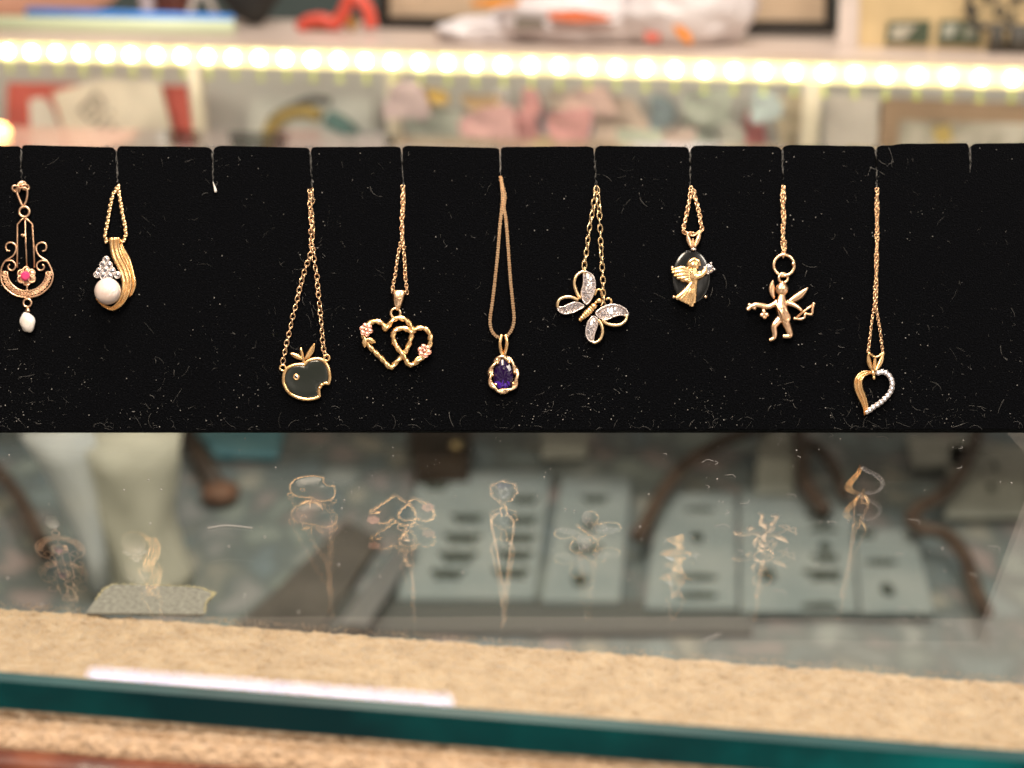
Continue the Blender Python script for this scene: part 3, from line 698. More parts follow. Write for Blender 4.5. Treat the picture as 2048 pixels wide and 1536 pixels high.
cord(bm, [onb(x, y, b) - c for x, y in ((378, 40), (385, 10), (398, -15), (415, -5), (428, 20), (440, 44))], .0035); o = mesh_obj('white_cable', bm, flat('white_cable', (.6, .56, .52))); o.location = c; tag(o, 'thin white cable arching between the brown jar and black bag', 'cable')
b = bb(500, 54); c = ontop(500, 54); bg_ = empty('black_bag', c, 'soft black bag standing against the teal wall', 'bag')
bm = bmesh.new(); ell(bm, Vector((0, .01, .052)), .034, .03, .05, 24, 16, deform=lambda d: 1 + .06 * math.sin(4 * d.x + 6 * d.z)); mesh_obj('body', bm, varied('black_cloth', [(.012, .012, .011), (.03, .03, .027)], 30, .8), bg_)
bm = bmesh.new(); cord(bm, [onb(x, y, b + .01) - c for x, y in ((450, -20), (465, -70), (520, -75), (540, -20))], .004); mesh_obj('handle', bm, flat('black_strap', (.02, .02, .02)), bg_)
# red cords
c = ontop(670, 62); rc = empty('red_cable', c, 'tangled red and orange cable loops in front of the teal wall', 'cable')
bm = bmesh.new(); b = bb(670, 63); RED = flat('red_plastic', (.62, .08, .05), .4)
cord(bm, [onb(x, y, b) - c for x, y in ((600, 58), (615, 44), (645, 40), (670, 48), (690, 20), (700, -5), (720, 0), (738, 25), (742, 56))], .0065); mesh_obj('red_loop', bm, RED, rc)
bm = bmesh.new(); cord(bm, [onb(x, y, b + .01) - c for x, y in ((612, 60), (640, 50), (668, 44), (690, 40), (712, 52))], .006); mesh_obj('orange_loop', bm, flat('orange_plastic', (.55, .30, .06), .4), rc)
# black picture frame leaning at the back
b = bb(1215, 67); c = onb(1215, 60, b); c.z = zt_
pf = empty('picture_frame', c, 'large black picture frame with a cream mount behind the plastic bag', 'picture frame')
BLK = flat('black_frame_paint', (.012, .010, .008), .4)
vslab('bottom_rail', [(757, 34), (1672, 44), (1672, 68), (757, 60)], b, .02, BLK, parent=pf, root=c)
vslab('side_rail', [(757, -120), (776, -120), (776, 33.5), (757, 33.5)], b, .02, BLK, parent=pf, root=c)
vslab('side_rail', [(1650, -120), (1672, -120), (1672, 43.5), (1650, 43)], b, .02, BLK, parent=pf, root=c)
vslab('mount', [(776.5, -120), (1649.5, -120), (1649.5, 43), (776.5, 34)], b + .006, .004, flat('cream_mount', (.50, .38, .26)), parent=pf, root=c)
vslab('white_post', [(1682, -100), (1722, -100), (1716, 96), (1676, 94)], bb(1700, 96), .02, flat('post_white', (.62, .54, .49)), 'whitish upright post between the black frame and cream plaque', 'post')
# plastic bag
b = bb(1200, 84) - .004; c = onb(1200, 88, b); c.z = zt_
pbag = empty('plastic_bag', c, 'crumpled white plastic bag with orange and red print', 'plastic bag')
def crumple(bm, px, py, rx, ry, b, s):
    q = onb(px, py, b) - c
    ell(bm, q, rx, .03, ry, 40, 26, deform=lambda d: 1 + .16 * noise.noise(d * 2.3 + Vector((s, 0, 0))) + .08 * noise.noise(d * 6 + Vector((0, s, 0))))
PB = varied('white_plastic_film', [(.56, .50, .50), (.70, .66, .66)], 20, .35, .6, 40, dist=.004)
bm = bmesh.new(); crumple(bm, 1370, 20, .060, .036, b, 3); crumple(bm, 1180, 40, .085, .026, b, 8); crumple(bm, 985, 62, .05, .014, b, 1)
for v in bm.verts: v.co.z = max(v.co.z, .0005)
mesh_obj('film', bm, PB, pbag)
for px_, nm_, cc in (([(940, 2), (990, -4), (1040, 2), (1036, 10), (985, 16), (945, 12)], 'orange_print', (.75, .28, .03)), ([(1095, 24), (1150, 20), (1215, 30), (1220, 40), (1160, 44), (1100, 38)], 'orange_red_print', (.72, .16, .05)), ([(1345, 50), (1366, 54), (1382, 70), (1386, 88), (1372, 86), (1356, 70)], 'orange_print', (.80, .26, .02)), ([(1290, 62), (1320, 68), (1318, 84), (1290, 82)], 'red_print', (.62, .14, .10)), ([(1030, 32), (1090, 36), (1088, 56), (1030, 62)], 'grey_print', (.20, .17, .14)), ([(1100, 46), (1230, 46), (1222, 58), (1110, 60)], 'brown_print', (.26, .16, .13))):
    vslab(nm_, px_, b - .037, .0012, flat(nm_ + '_ink', cc), parent=pbag, root=c)
# cream plaque with green bordered panel, ornate iron stand
b = bb(1890, 98); c = onb(1890, 96, b); c.z = zt_
cp = empty('cream_plaque', c, 'cream plaque with small green and grey pictures along its foot', 'plaque')
vslab('board', [(1722, -120), (2200, -120), (2200, 104), (1716, 93)], b, .012, flat('plaque_cream', (.60, .46, .25)), parent=cp, root=c)
GRN = flat('dark_green', (.06, .085, .05))
for px_, mm in (([(1776, 44), (1862, 42), (1858, 88), (1770, 86)], GRN), ([(1880, 42), (1962, 40), (1960, 90), (1874, 88)], GRN)):
    vslab('picture', px_, b - .003, .0025, mm, parent=cp, root=c)
for px_, mm in (([(1786, 50), (1834, 50), (1808, 80), (1780, 78)], flat('pic_pale', (.42, .40, .32))), ([(1888, 48), (1918, 48), (1906, 74), (1884, 76)], flat('pic_grey', (.36, .38, .32))), ([(1928, 50), (1956, 48), (1954, 76), (1928, 76)], flat('pic_grey_green', (.32, .35, .28)))):
    vslab('picture_detail', px_, b - .0055, .002, mm, parent=cp, root=c)
b = bb(1890, 98) - .016; c = onb(2000, 98, b); c.z = zt_; ir = empty('iron_stand', c, 'dark curly wrought iron stand at the top right corner', 'stand')
IRON = flat('dark_iron', (.05, .045, .035), .5); bm = bmesh.new()
for k_ in range(9):
    cx, cy_, rr = 1945 + 14 * k_ + random.uniform(-6, 6), random.uniform(-25, 40), random.uniform(8, 16)
    cord(bm, [onb(cx + rr * (1 - .09 * q) * math.cos(q * .9 + k_), cy_ + rr * (1 - .09 * q) * math.sin(q * .9 + k_), b) - c for q in range(9)], .0016, 6)
mesh_obj('scrollwork', bm, IRON, ir)
bm = bmesh.new(); cord(bm, [onb(x, y, b) - c for x, y in ((1932, -40), (1942, 20), (1948, 50), (1990, 54), (2060, 56))], .003); mesh_obj('frame', bm, IRON, ir)
for x in (1994, 2032, 2046): 
    bm = bmesh.new(); p_ = onb(x, 94, b) - c; p_.z = .0005; tube(bm, [onb(x, 54, b) - c, p_], [.004, .009], 8); mesh_obj('leg', bm, IRON, ir)
# ---- ceiling light whose reflection lies on the glass
H = .36
def refl(px, py):
    p = onz(px, py, 0); d = ray(px, py); d = Vector((d.x, d.y, -d.z)); return p + d * (H / d.z)
t0, t1 = refl(178, 1349), refl(905, 1404)
clp = empty('tube_lamp', (t0 + t1) / 2, 'slim white tube lamp above the case, mirrored as a white bar near the glass edge', 'lamp')
bm = bmesh.new(); dr = (t1 - t0) / 2; tube(bm, [-dr, -dr * .985, dr * .985, dr], [.0034, .0048, .0048, .0034], 16); mesh_obj('tube', bm, emit('tube_light', (.62, .66, 1.0), 10.0), clp)
bm = bmesh.new()
tube(bm, [-dr + Vector((0, 0, .014)), dr + Vector((0, 0, .014))], .007, 4); mesh_obj('housing', bm, flat('lamp_white', (.7, .7, .7)), clp, False)
#JEWELS
# ================================================================== the pendants, left to right
N = bmesh.new
# ---- 1 antique lavaliere
k = crop(0, 340, 4.39)
J = Jewel('lavaliere_pendant', 45, 372, 'openwork rose gold pendant with a pink stone flower and a white drop pearl', 'pendant', 'pendants on the black panel')
bm = N()
for c_, r_, t_, rot_ in (((140, 165), 40, .9, .6), ((190, 130), 42, 1.1, -.4), ((222, 150), 36, .8, .3)): ring(bm, k(*c_, 7), r_ / 4.39, 2.0, ry=r_ / 4.39 * .62, tilt=t_ * .5, rot=rot_)
tube(bm, cr([k(120, 190, 6), k(150, 160, 9), k(200, 105, 8)], 5), 2.0)
J.part('knotted_link', bm, ANTQ)
bm = N(); tube(bm, cr([k(196, 318, 5), k(172, 262, 6), k(148, 190, 7), (178 / 4.39, 340 + 160 / 4.39, 10), k(222, 158, 10), k(240, 190, 7), k(232, 262, 6), k(208, 318, 5)], 5), 2.3)
J.part('bail', bm, ANTQ)
bm = N(); ring(bm, k(213, 366, 5), 45 / 4.39, 2.6); J.part('jump_ring', bm, ANTQ)
bm = N()
tube(bm, [k(*p, 4) for p in ((152, 858), (151, 660), (152, 478), (182, 443), (216, 412), (250, 443), (284, 476), (294, 660), (303, 858))], 1.9, 6)
tube(bm, [k(*p, 4) for p in ((219, 415), (226, 640), (236, 862))], 1.6, 6)
ell(bm, k(206, 576, 6), 3.6); ell(bm, k(190, 570, 6), 2)
left = [(88, 712), (62, 706), (50, 672), (66, 642), (105, 638), (136, 662), (140, 702), (118, 748), (84, 775), (45, 800), (16, 850), (6, 920), (18, 990), (62, 1050), (135, 1100), (236, 1122)]
low = [(46, 800), (92, 794), (128, 815), (136, 850), (112, 880), (80, 872), (70, 845), (88, 828)]
for mir in (0, 1):
    f = (lambda x, y: k(470 - x - (450 - y) * -.0 - (12 if y < 900 else 0), y, 4)) if mir else (lambda x, y: k(x, y, 4))
    tube(bm, cr([f(*p) for p in left], 5), 1.9, 6); tube(bm, cr([f(*p) for p in low], 5), 1.8, 6)
arc = [(235 + 172 * math.cos(a), 893 + 170 * math.sin(a)) for a in [PI * (1 - i / 20) for i in range(21)]]
tube(bm, [k(*p, 4) for p in arc], 1.8, 6)
for s_ in (-1, 1): tube(bm, [k(235 + s_ * 172, 893, 4), k(235 + s_ * 228, 900, 4)], 1.8, 6)
J.part('frame', bm, ANTQ)
bm = N()
for i in range(22):
    a0_, a1_ = PI * i / 22, PI * (i + 1) / 22; am = (a0_ + a1_) / 2
    P_ = lambda a, r_: k(235 + r_ * math.cos(a), 893 + r_ * math.sin(a) * .99, 4)
    tube(bm, cr([P_(a0_, 176), P_(am, 200), P_(a1_, 222)], 4), 1.0, 5); tube(bm, cr([P_(a0_, 222), P_(am, 198), P_(a1_, 176)], 4), .9, 5)
    ring(bm, P_(am, 200), 2.6, .8, 10, 5)
J.part('filigree_crescent', bm, ANTQ)
bm = N()
for i in range(6):
    a = 2 * PI * i / 6 + .5; ring(bm, k(232 + 52 * math.cos(a), 932 + 48 * math.sin(a), 6), 7.4, 1.7, 16, 6, tilt=.3); ell(bm, k(232 + 50 * math.cos(a), 932 + 46 * math.sin(a), 4), 7, 7, 2)
tube(bm, [k(236, 1000, 4), k(238, 1066, 4)], 1.7); ell(bm, k(238, 1056, 5), 2.6)
fl_ = J.part('flower', bm, ANTQ)
bm = N(); gem(bm, k(222, 932, 9), 10.5, 10, .2); J.part('gemstone', bm, RUBY, fl_, False)
bm = N(); ring(bm, k(240, 1166, 4), 8.0, 2.1); J.part('drop_ring', bm, ANTQ)
bm = N(); tube(bm, [k(240, 1205, 4), k(242, 1228, 4), k(242, 1244, 4)], [2.2, 5, 7]); J.part('pearl_cap', bm, ANTQ)
bm = N(); ell(bm, k(242, 1338, 6), 15.5, 20, 12, 28, 20, deform=lambda d: 1 + .10 * noise.noise(d * 1.6 + Vector((4, 1, 0))) + (.12 * d.x * d.y))
J.part('drop_pearl', bm, BAROQ)
# ---- 2 pearl swirl
J = Jewel('pearl_pendant', 236, 372, 'yellow gold swirl pendant holding a large round pink white pearl under a cluster of diamonds', 'pendant', 'pendants on the black panel')
def serpentine(path, n=5):
    bm = N(); pts = resample(cr([V(p[0], p[1], n) for p in path], 6), 6.0)
    for i, p in enumerate(pts):
        t = (pts[min(i + 1, len(pts) - 1)] - pts[max(i - 1, 0)]).normalized(); ang = math.atan2(t.y, t.x)
        ell(bm, p, 5.6, 2.3, 3.2, 10, 6, rot=ang + (.75 if True else 0) + math.sin(i * 1.1) * .15)
        sd = Vector((-t.y, t.x, 0)) * (2.3 if i % 2 else -2.3); ell(bm, p + sd + Vector((0, 0, .8)), 3.0, 1.7, 2.3, 8, 5, rot=ang - .5)
    return bm
J.part('chain', serpentine([(236, 372), (225, 392), (219, 420), (214, 450), (210, 470), (213, 484)]), PALE)
J.part('chain', serpentine([(236, 372), (240, 398), (245, 428), (250, 452), (251, 472), (245, 484)]), PALE)
bm = N(); ribbon(bm, [(229, 475, 5), (230, 496, 4), (236, 516, 3), (246, 535, 3), (252, 553, 3), (254, 570, 3), (250, 588, 4), (240, 606, 4), (224, 617, 3), (206, 610, 2), (192, 596, 1)], [11.5, 11.5, 12, 12, 12, 11, 10, 8, 5, 3, 2], 3, 4, 2.5, 3.2)
J.part('swirl', bm, GOLD)
bm = N(); ribbon(bm, [(238, 478, 1), (245, 500, 1), (255, 520, 1), (262, 545, 1), (266, 566, 1), (263, 585, 1), (257, 594, 1)], [4, 6, 7, 7, 7, 5, 2], 2, 2, 2, 1.6)
J.part('swirl', bm, GOLD)
bm = N(); ell(bm, (215.2, 582.5, 15), 27, 27, 24, 40, 26); J.part('pearl', bm, PEARL)
ds = [(930, 788), (903, 830), (957, 834), (872, 888), (928, 882), (985, 888), (850, 918), (905, 930), (962, 930), (1030, 922)]
bm = N()
for x, y in ds: ring(bm, k(x, y, 12), 6.3, 1.3, 12, 5); ell(bm, k(x, y, 9), 6, 6, 3, 10, 6)
for x, y in ((930, 768), (880, 845), (985, 850), (838, 925), (1000, 905)): ell(bm, k(x, y, 14), 1.9)
cl = J.part('diamond_setting', bm, WHITE)
for x, y in ds:
    bm = N(); gem(bm, k(x, y, 12.5), 5.2, 8, random.random()); J.part('diamond', bm, DIA, cl, False)
# ---- loose white thread bit below the empty slit
J = Jewel('thread_bit', 428, 376, 'tiny white bit of thread caught below the empty slit between the pearl and apple pendants', 'thread')
bm = N(); tube(bm, cr([(426, 364, 1), (428, 370, 2), (431, 381, 2.5), (430.5, 385, 2)], 4), [.6, .7, .8, 1, 1.2, 1.8, 2.2, 2.6, 2.8, 2.9, 2.6, 2.2, 1.4][:13], 6); J.part('thread', bm, mat('white_thread', (.75, .72, .68), .8))
# ---- 3 apple
k = crop(520, 350, 3.267)
J = Jewel('apple_pendant', 622, 378, 'gold outlined bitten apple pendant with grey black stone, one diamond and two leaves', 'pendant', 'pendants on the black panel')
bm = N(); chain(bm, [(620, 384), (624, 400), (621, 430), (625, 460), (622, 505), (610, 540), (601, 572), (592, 608), (583, 645), (574, 685), (566, 722)], 9.2, 13, 9.4, 1.0, jit=.45); J.part('chain', bm, ROSE)
bm = N(); chain(bm, [(623, 382), (620, 405), (624, 440), (622, 475), (627, 510), (633, 550), (638, 600), (643, 650), (646, 690), (652, 716)], 9.2, 13, 9.4, 1.0, jit=.45, ph=1); J.part('chain', bm, ROSE)
ap = [(290, 1240), (312, 1215), (345, 1203), (382, 1201), (420, 1220), (446, 1262), (456, 1318), (448, 1364), (428, 1360), (402, 1372), (384, 1402), (388, 1448), (346, 1462), (295, 1465), (238, 1452), (188, 1420), (158, 1370), (154, 1312), (172, 1268), (212, 1244), (255, 1237)]
apx = [k(x, y, 5) for x, y in ap]
bm = N(); tube(bm, resample(cr(apx[:8], 5) + [Vector(q) for q in apx[8:11]] + cr(apx[11:] + [apx[0]], 5)[:-1], 2.2, True), 3.6, 10, True)
for x, y in ((402, 1372), (388, 1392), (420, 1362)): ell(bm, k(x, y, 7), 3.4)
J.part('rim', bm, GOLD)
bm = N(); plate(bm, [(p[0], p[1]) for p in cr(apx, 4, True)], 2, 5.0, pillow=2.2); J.part('stone', bm, ONYX2)
bm = N(); leaf(bm, k(284, 1206), k(196, 1163), 5.8, 5, 3.5); leaf(bm, k(292, 1206), k(357, 1100), 6.6, 5, 3.5, 2); J.part('leaves', bm, GOLD)
bm = N(); tube(bm, cr([k(288, 1238, 4), k(280, 1195, 6), k(266, 1128, 7)], 4), 3.0); J.part('stem', bm, GOLD)
bm = N(); ring(bm, k(148, 1260, 5), 5.6, 1.9); J.part('side_ring', bm, GOLD)
bm = N(); ring(bm, k(436, 1194, 5), 5.8, 1.9); J.part('side_ring', bm, GOLD)
bm = N(); ring(bm, k(237, 1320, 7), 5.2, 1.4, 14); s_ = J.part('diamond_setting', bm, GOLD)
bm = N(); gem(bm, k(237, 1320, 7.5), 4.6); J.part('diamond', bm, DIA, s_, False)
# ---- 4 rope hearts
k = crop(700, 360, 3.84)
J = Jewel('double_heart_pendant', 806, 372, 'two linked rope twist gold hearts with pink gold flowers and leaves', 'pendant', 'pendants on the black panel')
bm = N(); chain(bm, [(805, 375), (808, 400), (803, 430), (806, 460), (803, 480), (797, 505), (791, 545), (784, 582)], 6.4, 10.4, 6.4, .95, jit=.5); J.part('chain', bm, ROSE)
bm = N(); chain(bm, [(808, 375), (804, 400), (807, 430), (803, 455), (806, 485), (809, 520), (811, 555), (814, 584)], 6.4, 10.4, 6.4, .95, jit=.5, ph=1); J.part('chain', bm, ROSE)
bm = N(); rows = []
for (y, hw_, zc) in ((846, 50, 8), (858, 52, 10), (890, 46, 11), (920, 42, 11), (960, 32, 9), (1000, 18, 6)):
    rows.append([bm.verts.new(k(376 + s * hw_ - (y - 850) * .08, y, zc * (1 - .35 * s * s) + (1.2 if abs(s) == .33 else 0))) for s in (-1, -.66, -.33, 0, .33, .66, 1)] + [bm.verts.new(k(376 - (y - 850) * .08, y, 1))])
for A_, B_ in zip(rows, rows[1:]):
    for q in range(8): bm.faces.new((A_[q], A_[(q + 1) % 8], B_[(q + 1) % 8], B_[q]))
bm.faces.new(rows[0]); bm.faces.new(rows[-1])
tube(bm, [k(345, 905, 12), k(375, 912, 13), k(405, 905, 12)], 1.2, 6); J.part('bail', bm, ROSE)
bm = N(); ring(bm, k(350, 1022, 5), 9.5, 2.6); J.part('loop', bm, ROSE)
h1 = [(312, 1440), (240, 1368), (155, 1285), (112, 1225), (108, 1150), (150, 1100), (205, 1086), (250, 1105), (275, 1145), (308, 1098), (345, 1066), (395, 1062), (440, 1085), (472, 1135), (470, 1205), (442, 1290), (404, 1348), (352, 1402)]
h2 = [(456, 1420), (414, 1352), (358, 1278), (332, 1215), (340, 1165), (385, 1140), (436, 1146), (472, 1168), (515, 1140), (562, 1138), (604, 1166), (618, 1222), (606, 1290), (572, 1345), (520, 1392)]
bm = N(); tube(bm, resample(cr([k(x, y, 4) for x, y in h1], 5, True), 1.1, True), 5.5, 12, True, lobes=3, amp=.15, twist=.40); J.part('heart', bm, GOLD)
bm = N(); tube(bm, resample(cr([k(x, y, 7.5) for x, y in h2], 5, True), 1.1, True), 5.3, 12, True, lobes=3, amp=.15, twist=.40); J.part('heart', bm, GOLD)
for cx, cy_, rr in ((124, 1150, 33), (573, 1312, 35)):
    bm = N()
    for i in range(6):
        a = 2 * PI * i / 6 + .3; q = k(cx + rr * math.cos(a), cy_ + rr * math.sin(a), 11); ell(bm, q, 5.6, 5.2, 2.6, 12, 8); ring(bm, (q[0], q[1], 12.6), 4.4, .9, 12, 5)
    ell(bm, k(cx, cy_, 13), 3.6, 3.6, 2.5); J.part('flower', bm, mat('pink_gold', (.95, .50, .38), .3, 1))
bm = N(); leaf(bm, k(112, 1205), k(112, 1288), 6, 9, 3); leaf(bm, k(125, 1215), k(196, 1250), 6, 9, 3); J.part('leaves', bm, GOLD)
bm = N(); leaf(bm, k(546, 1352), k(488, 1412), 6, 11, 3); J.part('leaves', bm, GOLD)
# ---- 5 amethyst
k = crop(940, 340, 3.336)
J = Jewel('amethyst_pendant', 1001, 352, 'purple teardrop stone in a twisted rope gold setting on a flat rose gold chain', 'pendant', 'pendants on the black panel')
def boxchain(path, n=4.5, wd=4.0, ph=0):
    bm = N(); pts = resample(cr([V(p[0], p[1], n) for p in path], 6), 4.8)
    for i, p in enumerate(pts):
        t = (pts[min(i + 1, len(pts) - 1)] - pts[max(i - 1, 0)]).normalized(); a = Vector((-t.y, t.x, 0)); nn = Vector((0, 0, 1))
        hw_, hl, hn = (wd, 2.1, 1.6) if i % 2 else (wd * .88, 2.5, 2.0)
        vs = []
        for z in (-1, 1):
            for (x_, y_) in ((-1, -.7), (-.75, -1), (.75, -1), (1, -.7), (1, .7), (.75, 1), (-.75, 1), (-1, .7)): vs.append(bm.verts.new(p + a * hw_ * x_ * (.82 if z > 0 else 1) + t * hl * y_ * (.82 if z > 0 else 1) + nn * hn * z))
        bm.faces.new(vs[:8][::-1]); bm.faces.new(vs[8:])
        for q in range(8): bm.faces.new((vs[q], vs[(q + 1) % 8], vs[8 + (q + 1) % 8], vs[8 + q]))
    return bm
J.part('chain', boxchain([(1002, 356), (1005, 390), (1004, 412), (1000, 450), (996, 500), (990, 560), (984, 610), (980, 640), (983, 660), (992, 672), (1003, 676)]), ROSE, smooth=False)
J.part('chain', boxchain([(1001, 354), (1006, 375), (1010, 392), (1008, 415), (1012, 440), (1016, 490), (1021, 560), (1026, 610), (1028, 640), (1023, 660), (1012, 674)], 6.5), ROSE, smooth=False)
bm = N(); tube(bm, cr([k(212, 1098, 8), k(200, 1150, 10), k(206, 1205, 9), k(218, 1245, 6)], 6), 3.6, 10); tube(bm, cr([k(236, 1098, 8), k(246, 1150, 10), k(238, 1205, 9), k(226, 1245, 6)], 6), 3.6, 10); J.part('bail', bm, GOLD)
td = [(222, 1246), (262, 1268), (298, 1318), (312, 1375), (300, 1432), (264, 1468), (220, 1476), (172, 1464), (140, 1422), (134, 1372), (150, 1312), (186, 1264)]
bm = N(); pts = resample(cr([k(x, y, 6) for x, y in td], 6, True), 1.2, True); per = len(pts) * 1.2
tube(bm, pts, 4.6, 12, True, lobes=2, amp=.40, twist=2 * PI * 7 / per)
q = resample(pts, per / 13, True)
for p in q: ell(bm, p + Vector((0, 0, 1.5)), 4.8, 3.4, 3.4, 10, 7, rot=math.atan2(p.y - 749, p.x - 1006) + .7)
st_ = J.part('rope_setting', bm, ROSE)
gp = cr([k(222 + (x - 222) * .74, 1372 + (y - 1372) * .86, 6) for x, y in td], 2, True); gc = Vector(k(222, 1392, 0)); gc.z = 0
bm = N(); n_ = len(gp)
o_ = [bm.verts.new((p.x, p.y, 7)) for p in gp]; m1 = [bm.verts.new((gc.x + (p.x - gc.x) * .72, gc.y + (p.y - gc.y) * .72, 10.2)) for p in gp]; m2_ = [bm.verts.new((gc.x + (p.x - gc.x) * .42, gc.y + (p.y - gc.y) * .5, 11.2 + .5 * (i % 2))) for i, p in enumerate(gp)]
for i in range(n_):
    j = (i + 1) % n_
    bm.faces.new((o_[i], o_[j], m1[i])); bm.faces.new((o_[j], m1[j], m1[i])); bm.faces.new((m1[i], m1[j], m2_[i])); bm.faces.new((m1[j], m2_[j], m2_[i]))
cc = bm.verts.new((gc.x, gc.y, 11.4))
for i in range(n_): bm.faces.new((m2_[i], m2_[(i + 1) % n_], cc))
bm.faces.new(o_[::-1])
am = bm
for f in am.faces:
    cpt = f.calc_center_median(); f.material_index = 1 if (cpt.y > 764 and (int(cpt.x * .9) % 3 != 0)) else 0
J.part('amethyst', am, [AMETH, AMETHL], smooth=False)
bm = N()
for x, y in ((182, 1287), (262, 1282), (297, 1350), (288, 1424), (172, 1430), (150, 1368)): ell(bm, k(x, y, 12), 3.1)
J.part('prongs', bm, GOLD)
# ---- 6 butterfly
k = crop(1090, 360, 4.516)
J = Jewel('butterfly_pendant', 1193, 376, 'tilted gold butterfly pendant whose wings are half set with diamonds', 'pendant', 'pendants on the black panel')
bm = N(); chain(bm, [(1191, 380), (1188, 395), (1186, 418), (1181, 445), (1177, 475), (1172, 508), (1168, 543)], 12.6, 18, 9.5, 1.05, jit=.5); J.part('chain', bm, PALE)
bm = N(); chain(bm, [(1194, 380), (1197, 400), (1199, 440), (1201, 475), (1203, 510), (1205, 550), (1207, 600), (1207, 612)], 12.6, 18, 9.5, 1.05, jit=.5); J.part('chain', bm, PALE)
def wing(loop, pav, n=7):
    bm = N(); lp = [k(x, y, n + 1.5 * math.sin(PI * i / (len(loop) - 1))) for i, (x, y) in enumerate(loop)]; pts = cr(lp, 6)
    tube(bm, pts, 3.5, 10, flat=1.35)
    po = [Vector(k(x, y, 0)) for x, y in pav]; pp = cr(po, 4, True)
    w_ = J.part('wing', bm, PALE)
    bm = N(); plate(bm, [(p.x, p.y) for p in pp], n - 3, n + 1.5); tube(bm, [Vector((p.x, p.y, n + 1.5)) for p in pp], 1.5, 6, True); J.part('diamond_leaf', bm, WHITE, w_)
    pl = [(p.x, p.y) for p in pp]; c0 = sum(pp, Vector()) / len(pp); ins = [(c0.x + (x - c0.x) * .80, c0.y + (y - c0.y) * .80) for x, y in pl]
    xs_ = [p[0] for p in ins]; ys_ = [p[1] for p in ins]; got = []
    for t_ in range(500):
        q = (random.uniform(min(xs_), max(xs_)), random.uniform(min(ys_), max(ys_)))
        if inside(q, ins) and all((q[0] - g_[0]) ** 2 + (q[1] - g_[1]) ** 2 > 4.6 ** 2 for g_ in got): got.append(q)
    bm = N()
    for q in got: gem(bm, (q[0], q[1], n + 1.8), 2.4, 6, random.random() * 3, h=2.2)
    for q in got[::2]: ell(bm, (q[0] + 2.3, q[1] + 1, n + 2.4), .8, seg=6, rings=4)
    J.part('pave_diamonds', bm, DIA, w_, False)
wing([(318, 1070), (282, 1005), (264, 930), (282, 868), (325, 832), (365, 830)], [(352, 832), (400, 838), (438, 875), (454, 945), (442, 1018), (412, 1082), (376, 1122), (342, 1082), (330, 1012), (348, 930)])
wing([(300, 1082), (240, 1058), (175, 1058), (128, 1082), (112, 1120), (118, 1150)], [(114, 1152), (165, 1146), (225, 1118), (288, 1104), (352, 1138), (305, 1170), (245, 1198), (180, 1208), (132, 1190)], 6)
wing([(742, 1215), (728, 1268), (680, 1306), (615, 1312), (555, 1295), (520, 1262)], [(458, 1202), (515, 1155), (585, 1128), (660, 1130), (722, 1160), (750, 1205), (742, 1232), (690, 1218), (622, 1232), (560, 1260), (500, 1248)])
wing([(482, 1262), (512, 1312), (520, 1375), (498, 1438), (455, 1468), (428, 1462)], [(440, 1230), (474, 1262), (470, 1322), (445, 1390), (430, 1460), (392, 1442), (370, 1390), (375, 1322), (404, 1258)], 6)
bm = N(); a_, b_ = Vector(k(462, 1122, 9)), Vector(k(308, 1270, 7)); n_ = 40
pts = [a_.lerp(b_, i / n_) for i in range(n_ + 1)]
tube(bm, pts, [max(.8, (7.5 * math.sin(PI * min(1, .12 + .82 * (1 - i / n_))) ** .6) * (1 + .10 * math.sin(i * 1.35)) * (.62 + .38 * (1 - i / n_)) * (.75 if 7 < i < 10 else 1) + 1) for i in range(n_ + 1)], 12); ell(bm, k(440, 1140, 11), 6.5)
J.part('body', bm, GOLD)
bm = N(); tube(bm, cr([k(450, 1040, 6), k(465, 1000, 7), (1090 + 490 / 4.516, 360 + 988 / 4.516, 8), k(512, 1010, 7), k(515, 1050, 6)], 6), 2.1); tube(bm, cr([k(550, 1080, 7), k(575, 1068, 8), k(600, 1092, 8), k(592, 1128, 7)], 6), 2.3); J.part('antenna', bm, GOLD)
bm = N(); ell(bm, k(486, 1090, 9), 6.5, 5, 5, rot=-.4); tube(bm, [k(465, 1100, 9), k(450, 1118, 9)], 2.5); J.part('head', bm, GOLD)
# ---- 7 angel
k = crop(1310, 360, 5.487)
J = Jewel('angel_pendant', 1384, 374, 'gold angel holding a diamond star on a black oval stone', 'pendant', 'pendants on the black panel')
bm = N(); chain(bm, [(1382, 378), (1379, 398), (1375, 420), (1370, 442), (1367, 462), (1376, 466), (1388, 468)], 6.4, 12, 7.2, 1.3, jit=.5); J.part('chain', bm, ROSE)
bm = N(); chain(bm, [(1386, 378), (1391, 398), (1397, 420), (1401, 442), (1404, 460), (1398, 466)], 6.4, 12, 7.2, 1.3, jit=.5, ph=1); J.part('chain', bm, ROSE)
bm = N(); leaf(bm, k(400, 745), k(350, 575), 5.2, 8, 4, -1); leaf(bm, k(430, 745), k(500, 560), 5.2, 8, 4, 1); leaf(bm, k(414, 748), k(416, 640), 4, 7, 3); tube(bm, cr([k(350, 578, 8), k(415, 612, 5), k(500, 568, 8)], 5), 2); J.part('bail', bm, ROSE)
bm = N(); tube(bm, [k(395, 758, 6), k(450, 758, 6)], 3.2); J.part('bail_bar', bm, WHITE)
bm = N(); ell(bm, k(398, 1062, 1.0), 37.5, 53.5, 4.5, 48, 20); J.part('oval_stone', bm, ONYX)
bm = N()
ell(bm, k(432, 935, 11), 9.5, 10.5, 6)
tube(bm, cr([k(375, 955, 11), k(372, 910, 12), k(400, 882, 13), k(440, 872, 13), k(478, 895, 12), k(486, 940, 11)], 5), 4.0)
tube(bm, cr([k(420, 985, 9), k(430, 1060, 10), k(430, 1130, 9)], 5), [10] * 6 + [10, 9, 8, 8, 8])
